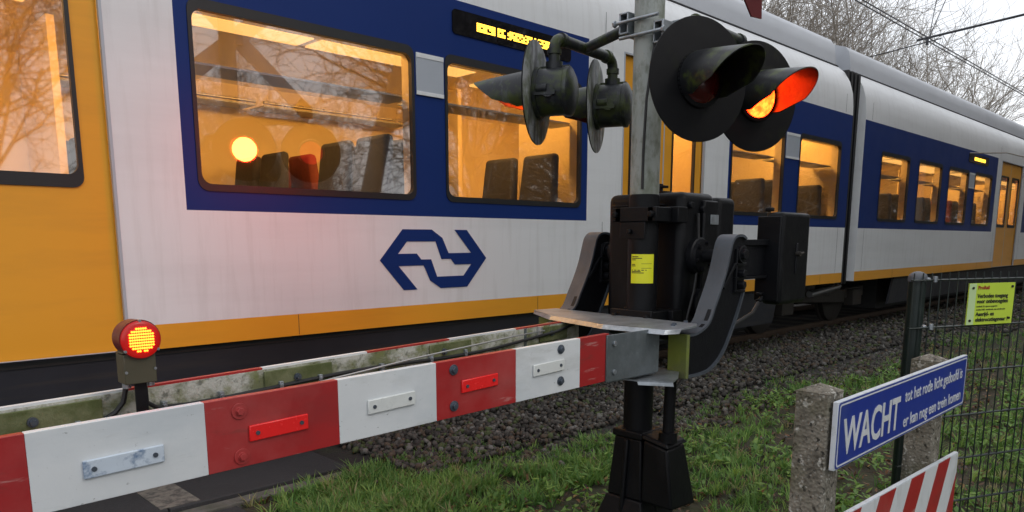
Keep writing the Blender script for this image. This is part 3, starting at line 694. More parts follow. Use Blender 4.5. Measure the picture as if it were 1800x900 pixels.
# drive housing
def rbx(m, x0, x1, y0, y1, z0, z1): m.box((x0, y0, z0), (x1, y1, z1))
m = MB(); rbx(m, 2.945, 3.23, 1.905, 2.335, .925, 1.615); hs_ = m.build('drive_housing', 'black', bar, bevel=.035, seg=4)
m = MB(); rbx(m, 3.236, 3.40, 1.89, 2.35, .95, 1.60); m.build('housing_cover', 'black', hs_, bevel=.03, seg=4)
m = MB(); rbx(m, 3.10, 3.225, 1.885, 1.91, .97, 1.58); m.build('service_door', 'black', hs_, bevel=.008)
m = MB(); m.box((2.93, 2.0, 1.555), (2.95, 2.30, 1.562)); m.box((2.935, 1.94, 1.0), (2.947, 2.30, 1.02)); m.build('housing_rib', 'arm_dark', hs_, bevel=.002)
m = MB(); m.box((3.15, 1.879, 1.47), (3.22, 1.884, 1.515)); m.build('type_plate', 'galv', hs_, bevel=.001)
m = MB()
for x, z in ((3.00, 1.555), (3.10, 1.54)): m.cyl((x, 1.905, z), (x, 1.885, z), .016, n=6)
m.cyl((3.06, 1.905, .985), (3.06, 1.865, .985), .035, n=16)
for y in (2.08, 2.13): m.cyl((3.02, y, 1.61), (3.02, y, 1.66), .014, n=8)
m.box((2.985, 2.04, 1.612), (3.06, 2.17, 1.625)); m.box((3.0, 2.05, 1.64), (3.045, 2.16, 1.652))
m.split('housing_bolt', 'arm_dark', hs_, bevel=.002)
m = MB(); m.tube([(3.06, 1.893, 1.52), (3.058, 1.885, 1.40), (3.055, 1.882, 1.28), (3.03, 1.882, 1.16), (2.99, 1.885, 1.05), (2.965, 1.888, .95), (2.94, 1.9, .82)], .007, 8); m.build('cable', 'cable', bar)
m = MB(); m.tube([(3.70, 1.885, 1.10), (3.60, 1.88, 1.02), (3.45, 1.90, .97), (3.34, 1.93, .93), (3.25, 1.98, .80), (3.10, 2.0, .68), (2.9, 1.96, .58)], .010, 8); m.build('cable', 'cable', bar)
m = MB(); m.tube([(2.80, 1.965, 2.32), (2.765, 1.96, 2.20), (2.758, 1.985, 2.0), (2.752, 1.99, 1.78), (2.752, 1.99, 1.62)], .006, 8); m.build('cable', 'cable', bar)
# clamps between pole and housing
m = MB(); m.box((2.875, 1.88, 1.475), (2.95, 2.19, 1.545)); m.box((2.735, 1.915, 1.478), (2.875, 1.948, 1.542)); m.box((2.735, 2.092, 1.478), (2.875, 2.125, 1.542)); m.box((2.735, 1.90, 1.478), (2.752, 2.14, 1.542))
m.prism([(2.739, 1.478), (2.751, 1.478), (2.751, 1.44), (2.739, 1.40)], 1.96, 2.10)
for y in (1.922, 2.118): m.cyl((2.74, y, 1.51), (2.715, y, 1.51), .015, n=6)
m.cyl((2.74, 2.04, 1.435), (2.722, 2.04, 1.435), .013, n=6)
m.build('upper_clamp', 'black', bar, bevel=.004)
m = MB(); m.box((2.875, 1.89, 1.02), (2.95, 2.17, 1.08)); m.box((2.735, 1.91, 1.02), (2.752, 2.14, 1.085)); m.box((2.752, 1.915, 1.02), (2.875, 1.948, 1.08)); m.box((2.752, 2.092, 1.02), (2.875, 2.125, 1.08))
for y in (1.932, 2.108): m.cyl((2.74, y, 1.052), (2.718, y, 1.052), .015, n=6)
m.build('lower_clamp', 'black', bar, bevel=.004)
# yellow inspection sticker wrapped on the tube
m = MB(); n_ = 14; rr_ = .0688
for i in range(n_ + 1):
    a = math.radians(170 + (92 * i / n_)); m.v += [(PX + rr_ * math.cos(a), PY + rr_ * math.sin(a), 1.205), (PX + rr_ * math.cos(a), PY + rr_ * math.sin(a), 1.335)]
for i in range(n_): m.f.append((2 * i, 2 * i + 2, 2 * i + 3, 2 * i + 1)); m.m.append(0)
stk = m.build('yellow_sticker', 'sticker_yellow', bar)
m = MB(); rr_ = .0692
def arcbar(a0, a1, z0, z1):
    k = 4; b0 = len(m.v)
    for i in range(k + 1):
        a = math.radians(a0 + (a1 - a0) * i / k); m.v += [(PX + rr_ * math.cos(a), PY + rr_ * math.sin(a), z0), (PX + rr_ * math.cos(a), PY + rr_ * math.sin(a), z1)]
    for i in range(k): m.f.append((b0 + 2 * i, b0 + 2 * i + 2, b0 + 2 * i + 3, b0 + 2 * i + 1)); m.m.append(0)
for z, a0, a1 in ((1.322, 174, 200), (1.315, 174, 214), (1.308, 174, 190), (1.288, 174, 188), (1.281, 174, 190), (1.262, 174, 232), (1.256, 174, 210), (1.250, 174, 222)): arcbar(a0, a1, z, z + .0035)
for z in (1.292, 1.272): arcbar(212, 252, z, z + .0015)
m.build('printed_lines', 'ink', stk)
# pivot arms
def arm(y0, y1, dx, dz, name):
    near = y0 < 2
    top = [(2.805, 1.049), (2.85, 1.12), (2.894, 1.195), (2.93, 1.27), (2.955, 1.345), (2.972, 1.39), (3.0, 1.415), (3.04, 1.422), (3.075, 1.418), (3.10, 1.405)]
    back = [(3.108, 1.30), (3.107, 1.20), (3.085, 1.135), (3.03, 1.03), (2.945, .91), (2.86, .850), (2.78, .830)]
    bot = [(2.655, .828), (2.655, 1.008), (2.73, 1.012)]
    pl = [(x + dx, z + dz) for x, z in top + back + bot]
    m = MB(); yy = (y0 + .012, y0 + .03)
    web = list(reversed(pl)); m.prism(web, *yy); a_ = m.build(name, 'arm_dark', bar)
    # flange following the upper edge
    def strip(path, t, side):
        out = []
        for i in range(len(path) - 1):
            P = [path[max(i - 1, 0)], path[i], path[i + 1], path[min(i + 2, len(path) - 1)]]
            for k in range(4):
                u = k / 4; out.append(tuple(.5 * (2 * P[1][c] + (P[2][c] - P[0][c]) * u + (2 * P[0][c] - 5 * P[1][c] + 4 * P[2][c] - P[3][c]) * u * u + (3 * P[1][c] - P[0][c] - 3 * P[2][c] + P[3][c]) * u ** 3) for c in (0, 1)))
        out.append(path[-1]); inn = []
        for i, p_ in enumerate(out):
            a_, b_ = out[max(i - 1, 0)], out[min(i + 1, len(out) - 1)]; L_ = math.hypot(b_[0] - a_[0], b_[1] - a_[1]) or 1
            inn.append((p_[0] - side * (b_[1] - a_[1]) / L_ * t, p_[1] + side * (b_[0] - a_[0]) / L_ * t))
        vs = [(x + dx, y, z + dz) for lst in (out, inn) for y in (y0, y1) for x, z in lst]; n = len(out); fs = []
        for i in range(n - 1): fs += [(i, i + 1, n + i + 1, n + i), (2 * n + i, 3 * n + i, 3 * n + i + 1, 2 * n + i + 1), (i, 2 * n + i, 2 * n + i + 1, i + 1), (n + i, n + i + 1, 3 * n + i + 1, 3 * n + i)]
        fs += [(0, n, 3 * n, 2 * n), (n - 1, 3 * n - 1, 4 * n - 1, 2 * n - 1)]
        mm = MB(); mm.add(vs, fs); return mm
    m = strip([(2.655, 1.013), (2.72, 1.016)] + [(x - .001, z + .001) for x, z in top], .011, -1)
    m.build('arm_flange', 'arm_grey', a_)
    m = strip([(3.109, 1.20), (3.087, 1.135), (3.032, 1.03), (2.947, .908), (2.86, .847), (2.78, .828), (2.66, .826)], .011, -1)
    m.build('lower_flange', 'arm_grey', a_)
    m = MB()
    for z in (1.335, 1.25, 1.20): m.cyl((3.055 + dx, y0 + .04, z + dz), (3.055 + dx, y0 - .022, z + dz), .024 if z > 1.3 else .019, n=6)
    m.cyl((3.055 + dx, y0 + .04, 1.335 + dz), (3.055 + dx, y0 - .008, 1.335 + dz), .038, n=20)
    m.box((3.0 + dx, y0 - .002, 1.285 + dz), (3.10 + dx, y0 + .012, 1.297 + dz)); m.box((3.01 + dx, y0 - .002, 1.225 + dz), (3.10 + dx, y0 + .012, 1.235 + dz)); m.box((3.01 + dx, y0 - .002, 1.165 + dz), (3.10 + dx, y0 + .012, 1.177 + dz))
    m.box((3.012 + dx, y0 - .002, 1.165 + dz), (3.022 + dx, y0 + .012, 1.36 + dz))
    m.beam((2.915 + dx, y0 + .005, 1.19 + dz), (3.005 + dx, y0 + .005, 1.29 + dz), .016, .012, up=(0, 1, 0))
    m.split('arm_bolt', 'arm_dark', a_, bevel=.002)
    return a_
na = arm(1.66, 1.745, 0, 0, 'pivot_arm')
fa = arm(2.42, 2.505, .0, .015, 'pivot_arm')
m = MB(); m.box((2.63, 1.655, .826), (2.652, 1.748, 1.012)); m.build('end_plate', 'moss_plate', na, bevel=.003)
m = MB(); m.box((2.655, 1.695, .835), (2.76, 1.745, 1.0)); m.build('arm_block', 'arm_dark', na, bevel=.01)
m = MB(); m.box((2.63, 2.36, .85), (2.652, 2.50, 1.025)); m.build('end_plate', 'moss_plate', fa, bevel=.003)
m = MB()
m.lathe((3.07, 1.91, 1.325), (0, -1, 0), [(0, .085), (.03, .085), (.035, .078), (.05, .075), (.055, .03), (.17, .03)], 32)
for k in range(6):
    a = k * math.pi / 3 + .3; m.cyl((3.07 + .062 * math.cos(a), 1.86, 1.325 + .062 * math.sin(a)), (3.07 + .062 * math.cos(a), 1.845, 1.325 + .062 * math.sin(a)), .010, n=6)
m.lathe((3.07, 2.33, 1.335), (0, 1, 0), [(0, .085), (.03, .085), (.05, .03), (.14, .03)], 32)
m.cyl((3.10, 1.91, 1.10), (3.10, 1.87, 1.10), .07, n=28)
m.split('pivot_hub', 'arm_dark', bar)
# step plate across the two arms
m = MB()
P4 = [(2.47, 1.60), (2.64, 1.62), (2.70, 1.655), (2.80, 2.54), (2.656, 2.556), (2.513, 2.308), (2.40, 1.909), (2.425, 1.62)]
n_ = len(P4); m.add([(x, y, 1.046) for x, y in P4] + [(x, y, 1.054) for x, y in P4], [tuple(range(n_ - 1, -1, -1)), tuple(range(n_, 2 * n_))] + [(i, (i + 1) % n_, n_ + (i + 1) % n_, n_ + i) for i in range(n_)])
for (xa, ya), (xb, yb) in (((2.405, 1.62), (2.385, 1.909)), ((2.385, 1.909), (2.495, 2.308)), ((2.495, 2.308), (2.65, 2.556)), ((2.405, 1.62), (2.47, 1.592))):
    m.hull8([(xa, ya, 1.036), (xb, yb, 1.036), (xb + .004, yb, 1.036), (xa + .004, ya, 1.036)], [(xa + .016, ya + .002, 1.054), (xb + .016, yb + .002, 1.054), (xb + .022, yb + .002, 1.054), (xa + .022, ya + .002, 1.054)])
step = m.build('step_plate', 'galv', bar, bevel=.002)
m = MB()
for x, y in ((2.60, 1.70), (2.70, 1.71), (2.56, 1.68)): m.cyl((x, y, 1.054), (x, y, 1.062), .010, n=6)
m.split('plate_bolt', 'bolt', step)
# front plank of the boom
def lerp(a, b, t): return a + (b - a) * t
def ztop(x): return 1.019 + (x - .305) * (1.055 - 1.019) / (2.15 - .305)
def zbot(x): return .8455 + (x - .305) * (.876 - .8455) / (2.15 - .305)
ST = [(-3.6, 0)]; xx = .305; edges = [.305, .663, 1.017, 1.349, 1.682, 2.005, 2.17]
lo_ = [.305 - .345 * k for k in range(11, 0, -1)]
E1 = lo_ + edges
def stripe(i): return 'white' if (i - len(lo_)) % 2 == 0 else 'red'
m = MB()
for i in range(len(E1) - 1):
    x0, x1 = E1[i], E1[i + 1]; mi_ = 0 if stripe(i) == 'white' else 1
    m.hull8([(x0, 1.70, zbot(x0)), (x1, 1.70, zbot(x1)), (x1, 1.722, zbot(x1)), (x0, 1.722, zbot(x0))], [(x0, 1.70, ztop(x0)), (x1, 1.70, ztop(x1)), (x1, 1.722, ztop(x1)), (x0, 1.722, ztop(x0))], mi_)
front = m.build('front_plank', ['white_paint', 'red_paint'], bar, smooth=False, bevel=.0015)
# far plank
def yfar(x): return 1.985 + (x - .3) * .1
def zf(x): return 1.021 + (x - .3) * .0075
m = MB(); E2 = [v - .02 for v in E1[:-1]] + [2.30, 2.62]
E2 = [-3.6 + .34 * k for k in range(18)]; E2 = [-3.49 + .0 + .345 * k for k in range(18)]
E2 = [x for x in np.arange(.59 - .39 * 10, 2.7, .39)]
for i in range(len(E2) - 1):
    x0, x1 = E2[i], min(E2[i + 1], 2.62); mi_ = 1 if (i % 2 == 0) else 0
    m.hull8([(x0, yfar(x0) + .004, zf(x0) - .172), (x1, yfar(x1) + .004, zf(x1) - .172), (x1, yfar(x1) + .022, zf(x1) - .172), (x0, yfar(x0) + .022, zf(x0) - .172)],
            [(x0, yfar(x0) + .004, zf(x0)), (x1, yfar(x1) + .004, zf(x1)), (x1, yfar(x1) + .022, zf(x1)), (x0, yfar(x0) + .022, zf(x0))], mi_)
far = m.build('far_plank', ['white_paint', 'red_paint'], bar, smooth=False)
m = MB(); x0, x1 = E2[0], 2.60
m.hull8([(x0, yfar(x0), zf(x0) - .17), (x1, yfar(x1), zf(x1) - .17), (x1, yfar(x1) + .0035, zf(x1) - .17), (x0, yfar(x0) + .0035, zf(x0) - .17)],
        [(x0, yfar(x0), zf(x0) - .006), (x1, yfar(x1), zf(x1) - .006), (x1, yfar(x1) + .0035, zf(x1) - .006), (x0, yfar(x0) + .0035, zf(x0) - .006)])
m.build('mossy_backing', 'rail_back', far)
m = MB()
for xc, w_ in ((.40, .13), (1.10, .12), (1.76, .11), (2.40, .10), (-.3, .12)):
    m.hull8([(xc - w_, yfar(xc - w_) - .008, zf(xc) - .075), (xc + w_, yfar(xc + w_) - .008, zf(xc) - .075), (xc + w_, yfar(xc + w_) - .001, zf(xc) - .075), (xc - w_, yfar(xc - w_) - .001, zf(xc) - .075)],
            [(xc - w_, yfar(xc - w_) - .008, zf(xc) - .012), (xc + w_, yfar(xc + w_) - .008, zf(xc) - .012), (xc + w_, yfar(xc + w_) - .001, zf(xc) - .012), (xc - w_, yfar(xc - w_) - .001, zf(xc) - .012)])
m.split('splice_plate', 'moss_bracket', far, bevel=.002)
m = MB()
for xc in (.375, 1.09, 1.72, 2.38):
    z = zf(xc) - .042; m.cyl((xc, yfar(xc) - .008, z), (xc, yfar(xc) - .014, z), .012, n=16); m.cyl((xc, yfar(xc) - .012, z), (xc, yfar(xc) - .022, z), .0075, n=6)
m.split('far_bolt', 'bolt', far)
# cable clipped along the far plank
m = MB(); pts = [(x, yfar(x) - .012, zf(x) - .075 + .008 * math.sin(x * 5.0) - (0.012 if x < .45 else 0)) for x in np.linspace(-1.2, .52, 14)]
pts += [(.555, yfar(.55) - .02, .972), (.575, 1.99, .995), (.582, 1.985, 1.03)]
m.tube(pts, .0065, 8); pts = [(.628, 1.985, 1.03), (.632, 1.995, .985), (.66, yfar(.65) - .018, .965)] + [(x, yfar(x) - .012, zf(x) - .060 + .006 * math.sin(x * 6)) for x in np.linspace(.75, 2.0, 12)] + [(2.4, yfar(2.4) - .02, 1.0), (2.55, 2.2, 1.02)]
m.tube(pts, .0065, 8); m.build('boom_cable', 'cable', bar)
m = MB()
for x in (.47, .54, .68, .84, 1.03, 1.17, 1.42, 1.65, 1.83):
    z = zf(x) - (.072 if x < .6 else .060); y = yfar(x); m.box((x - .006, y - .02, z - .012), (x + .006, y - .001, z + .014)); m.cyl((x, y - .02, z + .004), (x, y - .024, z + .004), .005, n=8)
m.split('cable_clip', 'galv', bar, bevel=.001)
m = MB(); m.tube([(.75, 1.735, 1.0), (1.10, 1.86, 1.004), (1.46, 1.94, 1.015), (2.04, 2.08, 1.020), (2.32, 2.17, 1.012)], .0035, 6)
m.cyl((2.30, 2.18, .99), (2.30, 2.18, 1.03), .014, n=12); m.build('stay_wire', 'wire_steel', bar)
# reflectors
def reflector(x0, x1, mat):
    m = MB(); zc0 = lerp(.905, .952, (x0 - .40) / 1.5) - .003; zc1 = lerp(.905, .952, (x1 - .40) / 1.5) - .003; h = .040
    m.hull8([(x0, 1.692, zc0), (x1, 1.692, zc1), (x1, 1.6995, zc1), (x0, 1.6995, zc0)], [(x0, 1.692, zc0 + h), (x1, 1.692, zc1 + h), (x1, 1.6995, zc1 + h), (x0, 1.6995, zc0 + h)])
    r_ = m.build('reflector', mat, front, bevel=.0025)
    m = MB(); d = .02; t = .0008
    for a, b_ in ((x0, zc0), (x1, zc1)):
        s_ = 1 if a == x0 else -1; m.cyl((a + s_ * d, 1.692, b_ + h / 2), (a + s_ * d, 1.689, b_ + h / 2), .0055, n=10)
    return r_, m
for x0, x1, mt in ((.401, .565, 'blue_reflector'), (.765, .923, 'red_reflector'), (1.105, 1.266, 'white_reflector'), (1.444, 1.595, 'red_reflector'), (1.76, 1.914, 'white_reflector'), (.06, .22, 'red_reflector'), (-.28, -.12, 'white_reflector')):
    r_, mm_ = reflector(x0, x1, mt)
    mm_.split('screw', 'bolt', front)
def washer_bolt(x, z, mat, R0, R1, pr, y=1.70):
    m = MB(); m.cyl((x, y - .0005, z), (x, y - .004, z), R0, n=24); m.cyl((x, y - .003, z), (x, y - pr * .5, z), R1 * 1.2, n=16); m.cyl((x, y - .003, z), (x, y - pr, z), R1, n=6)
    m.build('bolt', mat, front, bevel=.0008)
for z in (.993, .880): washer_bolt(.745, z, 'red_paint', .020, .0095, .012)
for z in (1.011, .899): washer_bolt(1.415, z, 'bolt', .0165, .010, .012)
for z in (1.024, .912): washer_bolt(1.90, z, 'bolt', .0165, .010, .012)
# galvanised bracket and lower plate
m = MB(); m.box((2.15, 1.6935, .872), (2.487, 1.6995, 1.050)); m.box((2.481, 1.70, .872), (2.487, 1.74, 1.044)); m.box((2.17, 1.70, .8665), (2.48, 1.76, .8715)); brk = m.build('boom_bracket', 'galv_dull', bar, bevel=.0015)
m = MB(); m.cyl((2.193, 1.694, 1.016), (2.193, 1.686, 1.016), .010, n=12); m.cyl((2.193, 1.694, .908), (2.193, 1.686, .908), .010, n=12); m.split('bracket_bolt', 'bolt_light', brk, bevel=.001)
m = MB(); LP = [(2.328, 1.787), (2.35, 1.697), (2.42, 1.579), (2.517, 1.619), (2.65, 1.70), (2.66, 1.85), (2.53, 1.85)]; n_ = len(LP)
m.add([(x, y, .849) for x, y in LP] + [(x, y, .855) for x, y in LP], [tuple(range(n_ - 1, -1, -1)), tuple(range(n_, 2 * n_))] + [(i, (i + 1) % n_, n_ + (i + 1) % n_, n_ + i) for i in range(n_)])
m.hull8([(2.35, 1.692, .836), (2.42, 1.574, .836), (2.424, 1.576, .836), (2.354, 1.694, .836)], [(2.35, 1.697, .849), (2.42, 1.579, .849), (2.425, 1.58, .849), (2.355, 1.698, .849)])
m.build('lower_plate', 'galv', brk)
m = MB(); m.hull8([(2.2, 2.17, .87), (2.64, 2.34, .87), (2.64, 2.346, .87), (2.2, 2.176, .87)], [(2.2, 2.17, 1.03), (2.64, 2.34, 1.03), (2.64, 2.346, 1.03), (2.2, 2.176, 1.03)]); m.build('boom_bracket', 'galv_dull', bar)
# base casting and cable boxes
m = MB()
def frus(m, h0, z0, h1, z1, cx=PX, cy=PY): m.hull8([(cx - h0, cy - h0, z0), (cx + h0, cy - h0, z0), (cx + h0, cy + h0, z0), (cx - h0, cy + h0, z0)], [(cx - h1, cy - h1, z1), (cx + h1, cy - h1, z1), (cx + h1, cy + h1, z1), (cx - h1, cy + h1, z1)])
frus(m, .098, .20, .076, .485); frus(m, .086, .486, .084, .522); frus(m, .20, -.05, .18, .04); frus(m, .15, .041, .102, .199)
m.hull8([(PX - .125, PY - .012, .10), (PX - .095, PY - .012, .10), (PX - .095, PY + .012, .10), (PX - .125, PY + .012, .10)], [(PX - .092, PY - .012, .48), (PX - .07, PY - .012, .48), (PX - .07, PY + .012, .48), (PX - .092, PY + .012, .48)])
m.hull8([(PX - .012, PY - .125, .10), (PX + .012, PY - .125, .10), (PX + .012, PY - .095, .10), (PX - .012, PY - .095, .10)], [(PX - .012, PY - .092, .48), (PX + .012, PY - .092, .48), (PX + .012, PY - .07, .48), (PX - .012, PY - .07, .48)])
m.build('base_casting', 'black', bar, bevel=.008, seg=3)
m = MB()
m.hull8([(2.715, 1.755, .20), (2.93, 1.765, .18), (2.93, 1.935, .18), (2.715, 1.925, .20)], [(2.725, 1.795, .47), (2.875, 1.80, .475), (2.875, 1.93, .50), (2.725, 1.925, .495)])
cb = m.build('cable_box', 'black', bar, bevel=.012, seg=3)
m = MB(); m.hull8([(2.715, 1.785, .478), (2.885, 1.79, .482), (2.885, 1.935, .505), (2.715, 1.93, .502)], [(2.722, 1.80, .50), (2.87, 1.805, .50), (2.87, 1.93, .522), (2.722, 1.925, .522)]); m.build('box_lid', 'black', cb, bevel=.005)
m = MB(); m.cyl((2.765, 1.82, .50), (2.775, 1.82, .85), .026, n=20); m.cyl((2.765, 1.82, .50), (2.765, 1.82, .545), .042, n=20); m.build('conduit', 'black', bar)
# junction cabinet right of the drive box
m = MB(); m.box((3.71, 1.79, 1.06), (4.03, 1.895, 1.54)); jc = m.build('junction_cabinet', 'black', bar, bevel=.022, seg=3)
m = MB(); m.box((3.70, 1.80, 1.08), (3.75, 1.93, 1.52)); m.box((3.715, 1.86, 1.545), (3.745, 1.90, 1.565)); m.box((3.66, 1.87, 1.075), (3.72, 1.90, 1.09)); m.box((3.66, 1.87, 1.11), (3.72, 1.90, 1.125))
m.box((3.865, 1.782, 1.22), (3.885, 1.792, 1.38)); m.build('cabinet_back', 'arm_dark', jc, bevel=.008)
m = MB(); m.cyl((3.875, 1.79, 1.325), (3.875, 1.765, 1.325), .014, n=12); m.cyl((3.875, 1.768, 1.325), (3.90, 1.762, 1.33), .007, n=8); m.build('cabinet_lock', 'steel_dark', jc)
m = MB(); m.box((3.38, 1.86, 1.20), (3.72, 1.90, 1.215)); m.box((3.38, 1.86, 1.385), (3.72, 1.90, 1.40)); m.box((3.38, 1.88, 1.215), (3.72, 1.895, 1.385)); m.beam((3.4, 1.87, 1.38), (3.70, 1.87, 1.38), .02, .02)
m.build('cabinet_bracket', 'arm_dark', bar, bevel=.003)
# red boom lamp
lx, ly, lz = .600, 1.92, 1.161
m = MB(); m.lathe((lx, ly + .05, lz), (0, -1, 0), [(0, .040), (.006, .0455), (.055, .0465), (.062, .048), (.068, .048)], 40); m.build('boom_lamp', 'maroon', bar)
lamp = bpy.data.objects['boom_lamp']
m = MB(); m.lathe((lx, ly - .018, lz), (0, -1, 0), [(0, .0455), (.006, .045), (.009, .042), (.010, .037)], 40); m.build('lamp_lens', 'lens_red_ring', lamp)
m = MB()
for j_ in range(-4, 5):
    z = j_ * .0068; half = math.sqrt(max(0, .0295 ** 2 - z * z)); k = int(half / .0052)
    for i in range(-k, k + 1):
        if j_ == -4 and i == 0: continue
        m.cyl((lx + i * .0052, ly - .0278, lz + z), (lx + i * .0052, ly - .0298, lz + z), .0029, .0024, n=8)
m.build('led_array', 'led_red', lamp)
m = MB(); m.box((lx - .040, ly - .012, 1.052), (lx + .034, ly + .045, 1.125)); m.hull8([(lx - .043, ly - .010, 1.128), (lx + .037, ly - .010, 1.128), (lx + .037, ly + .042, 1.128), (lx - .043, ly + .042, 1.128)], [(lx - .03, ly - .010, 1.135), (lx + .028, ly - .010, 1.135), (lx + .028, ly + .042, 1.135), (lx - .03, ly + .042, 1.135)])
lb = m.build('lamp_box', 'olive', lamp, bevel=.002)
m = MB()
for x, z in ((lx - .036, 1.082), (lx + .031, 1.086)): m.cyl((x, ly - .012, z), (x, ly - .0145, z), .0035, n=10)
for a in (90, 215, 325): m.cyl((lx + .0455 * math.cos(math.radians(a)), ly - .018, lz + .0455 * math.sin(math.radians(a))), (lx + .0455 * math.cos(math.radians(a)), ly - .026, lz + .0455 * math.sin(math.radians(a))), .0035, n=10)
m.cyl((lx - .030, ly + .015, 1.052), (lx - .030, ly + .015, 1.040), .010, n=12); m.cyl((lx + .026, ly + .015, 1.052), (lx + .026, ly + .015, 1.040), .009, n=12)
m.split('lamp_screw', 'bolt_light', lamp)
m = MB(); m.box((lx - .014, ly + .005, .93), (lx + .014, ly + .012, 1.052)); m.box((lx - .014, ly + .012, .93), (lx + .014, yfar(lx) - .001, .937)); m.build('lamp_bracket', 'arm_dark', lamp, bevel=.001)

# ------------------------------------------------------------------ warning signals
def signal_unit(root, c, ndir, states, back_mat, hood='lamp_shell'):
    n = Vector(ndir).normalized()
    c = Vector(c)
    m = MB(); m.lathe(c - n * .004, n, [(0, .232), (.001, .236), (.007, .236), (.008, .232)], 64)
    # back face differs in wear: second material slot for faces pointing backwards
    d = m.build('backing_disc', ['disc', back_mat], root)
    for p in d.data.polygons:
        if p.normal.dot(n) < -.5: p.material_index = 1
    m = MB(); m.lathe(c - n * .006, -n, [(0, .116), (.018, .116), (.020, .108), (.14, .106), (.142, .112), (.160, .112), (.166, .104), (.182, .072), (.190, .03)], 44)
    a = n.cross(Vector((0, 0, 1))).normalized(); up = Vector((0, 0, 1))
    for s_ in (-1, 1):
        q = c - n * .05 + a * .108 * s_; m.cyl(q - n * .03, q + n * .02, .020, n=12)
        q = c - n * .085 + a * .104 * s_ - up * .01; m.cyl(q - a * .01, q + a * .012 * s_, .030, n=16)
    m.beam(c - n * .02 + up * .112, c - n * .16 + up * .112, .02, .012); m.beam(c - n * .02 - up * .02 + a * .112, c - n * .12 - up * .02 + a * .112, .012, .02); m.beam(c - n * .02 - up * .02 - a * .112, c - n * .12 - up * .02 - a * .112, .012, .02)
    m.build('lamp_housing', 'lamp_shell', root, bevel=.002)
    # lens
    m = MB(); m.lathe(c + n * .009, n, [(0, .094), (.008, .094), (.014, .088), (.026, .07), (.034, .045), (.037, .015)], 40); m.build('lens', states, root)
    m = MB(); m.lathe(c + n * .006, n, [(0, .108), (.012, .108), (.014, .104)], 40); m.build('lens_rim', 'disc', root)
    # hood: a tube with an oblique mouth, open below
    N_ = 44; vs = []; fs = []
    K = 8
    for side, r0 in ((0, .108), (1, .103)):
        for i in range(N_ + 1):
            an = math.radians(-128 + 256 * i / N_); Ln = .05 + .255 * (.5 + .5 * math.cos(an)) ** .75
            if abs(math.degrees(an)) > 100: Ln *= 1 - .5 * (abs(math.degrees(an)) - 100) / 28
            for k in range(K + 1):
                t = k / K * Ln; rr = r0 * (1 - .10 * t / .3)
                vs.append(c + n * (.008 + t) + (a * math.sin(an) + up * math.cos(an)) * rr - up * .03 * (t / .3) ** 1.3)
    q = (N_ + 1) * (K + 1)
    for i in range(N_):
        for k in range(K):
            b0 = i * (K + 1) + k; fs.append((b0, b0 + K + 1, b0 + K + 2, b0 + 1)); fs.append((q + b0 + 1, q + b0 + K + 2, q + b0 + K + 1, q + b0))
        e = i * (K + 1) + K; fs.append((e, e + K + 1, q + e + K + 1, q + e))
    for i in (0, N_):
        for k in range(K): b0 = i * (K + 1) + k; fs.append((b0, b0 + 1, q + b0 + 1, q + b0))
    m = MB(); m.add(vs, fs); m.build('hood', hood, root)
    return c
nR = (-.33, -.944, 0); nL = (-.46, .888, 0)
R1 = (2.665, 1.67, 2.02); R2 = (3.18, 1.70, 2.025); L1 = (2.66, 2.55, 2.085); L2 = (3.19, 2.62, 2.095)
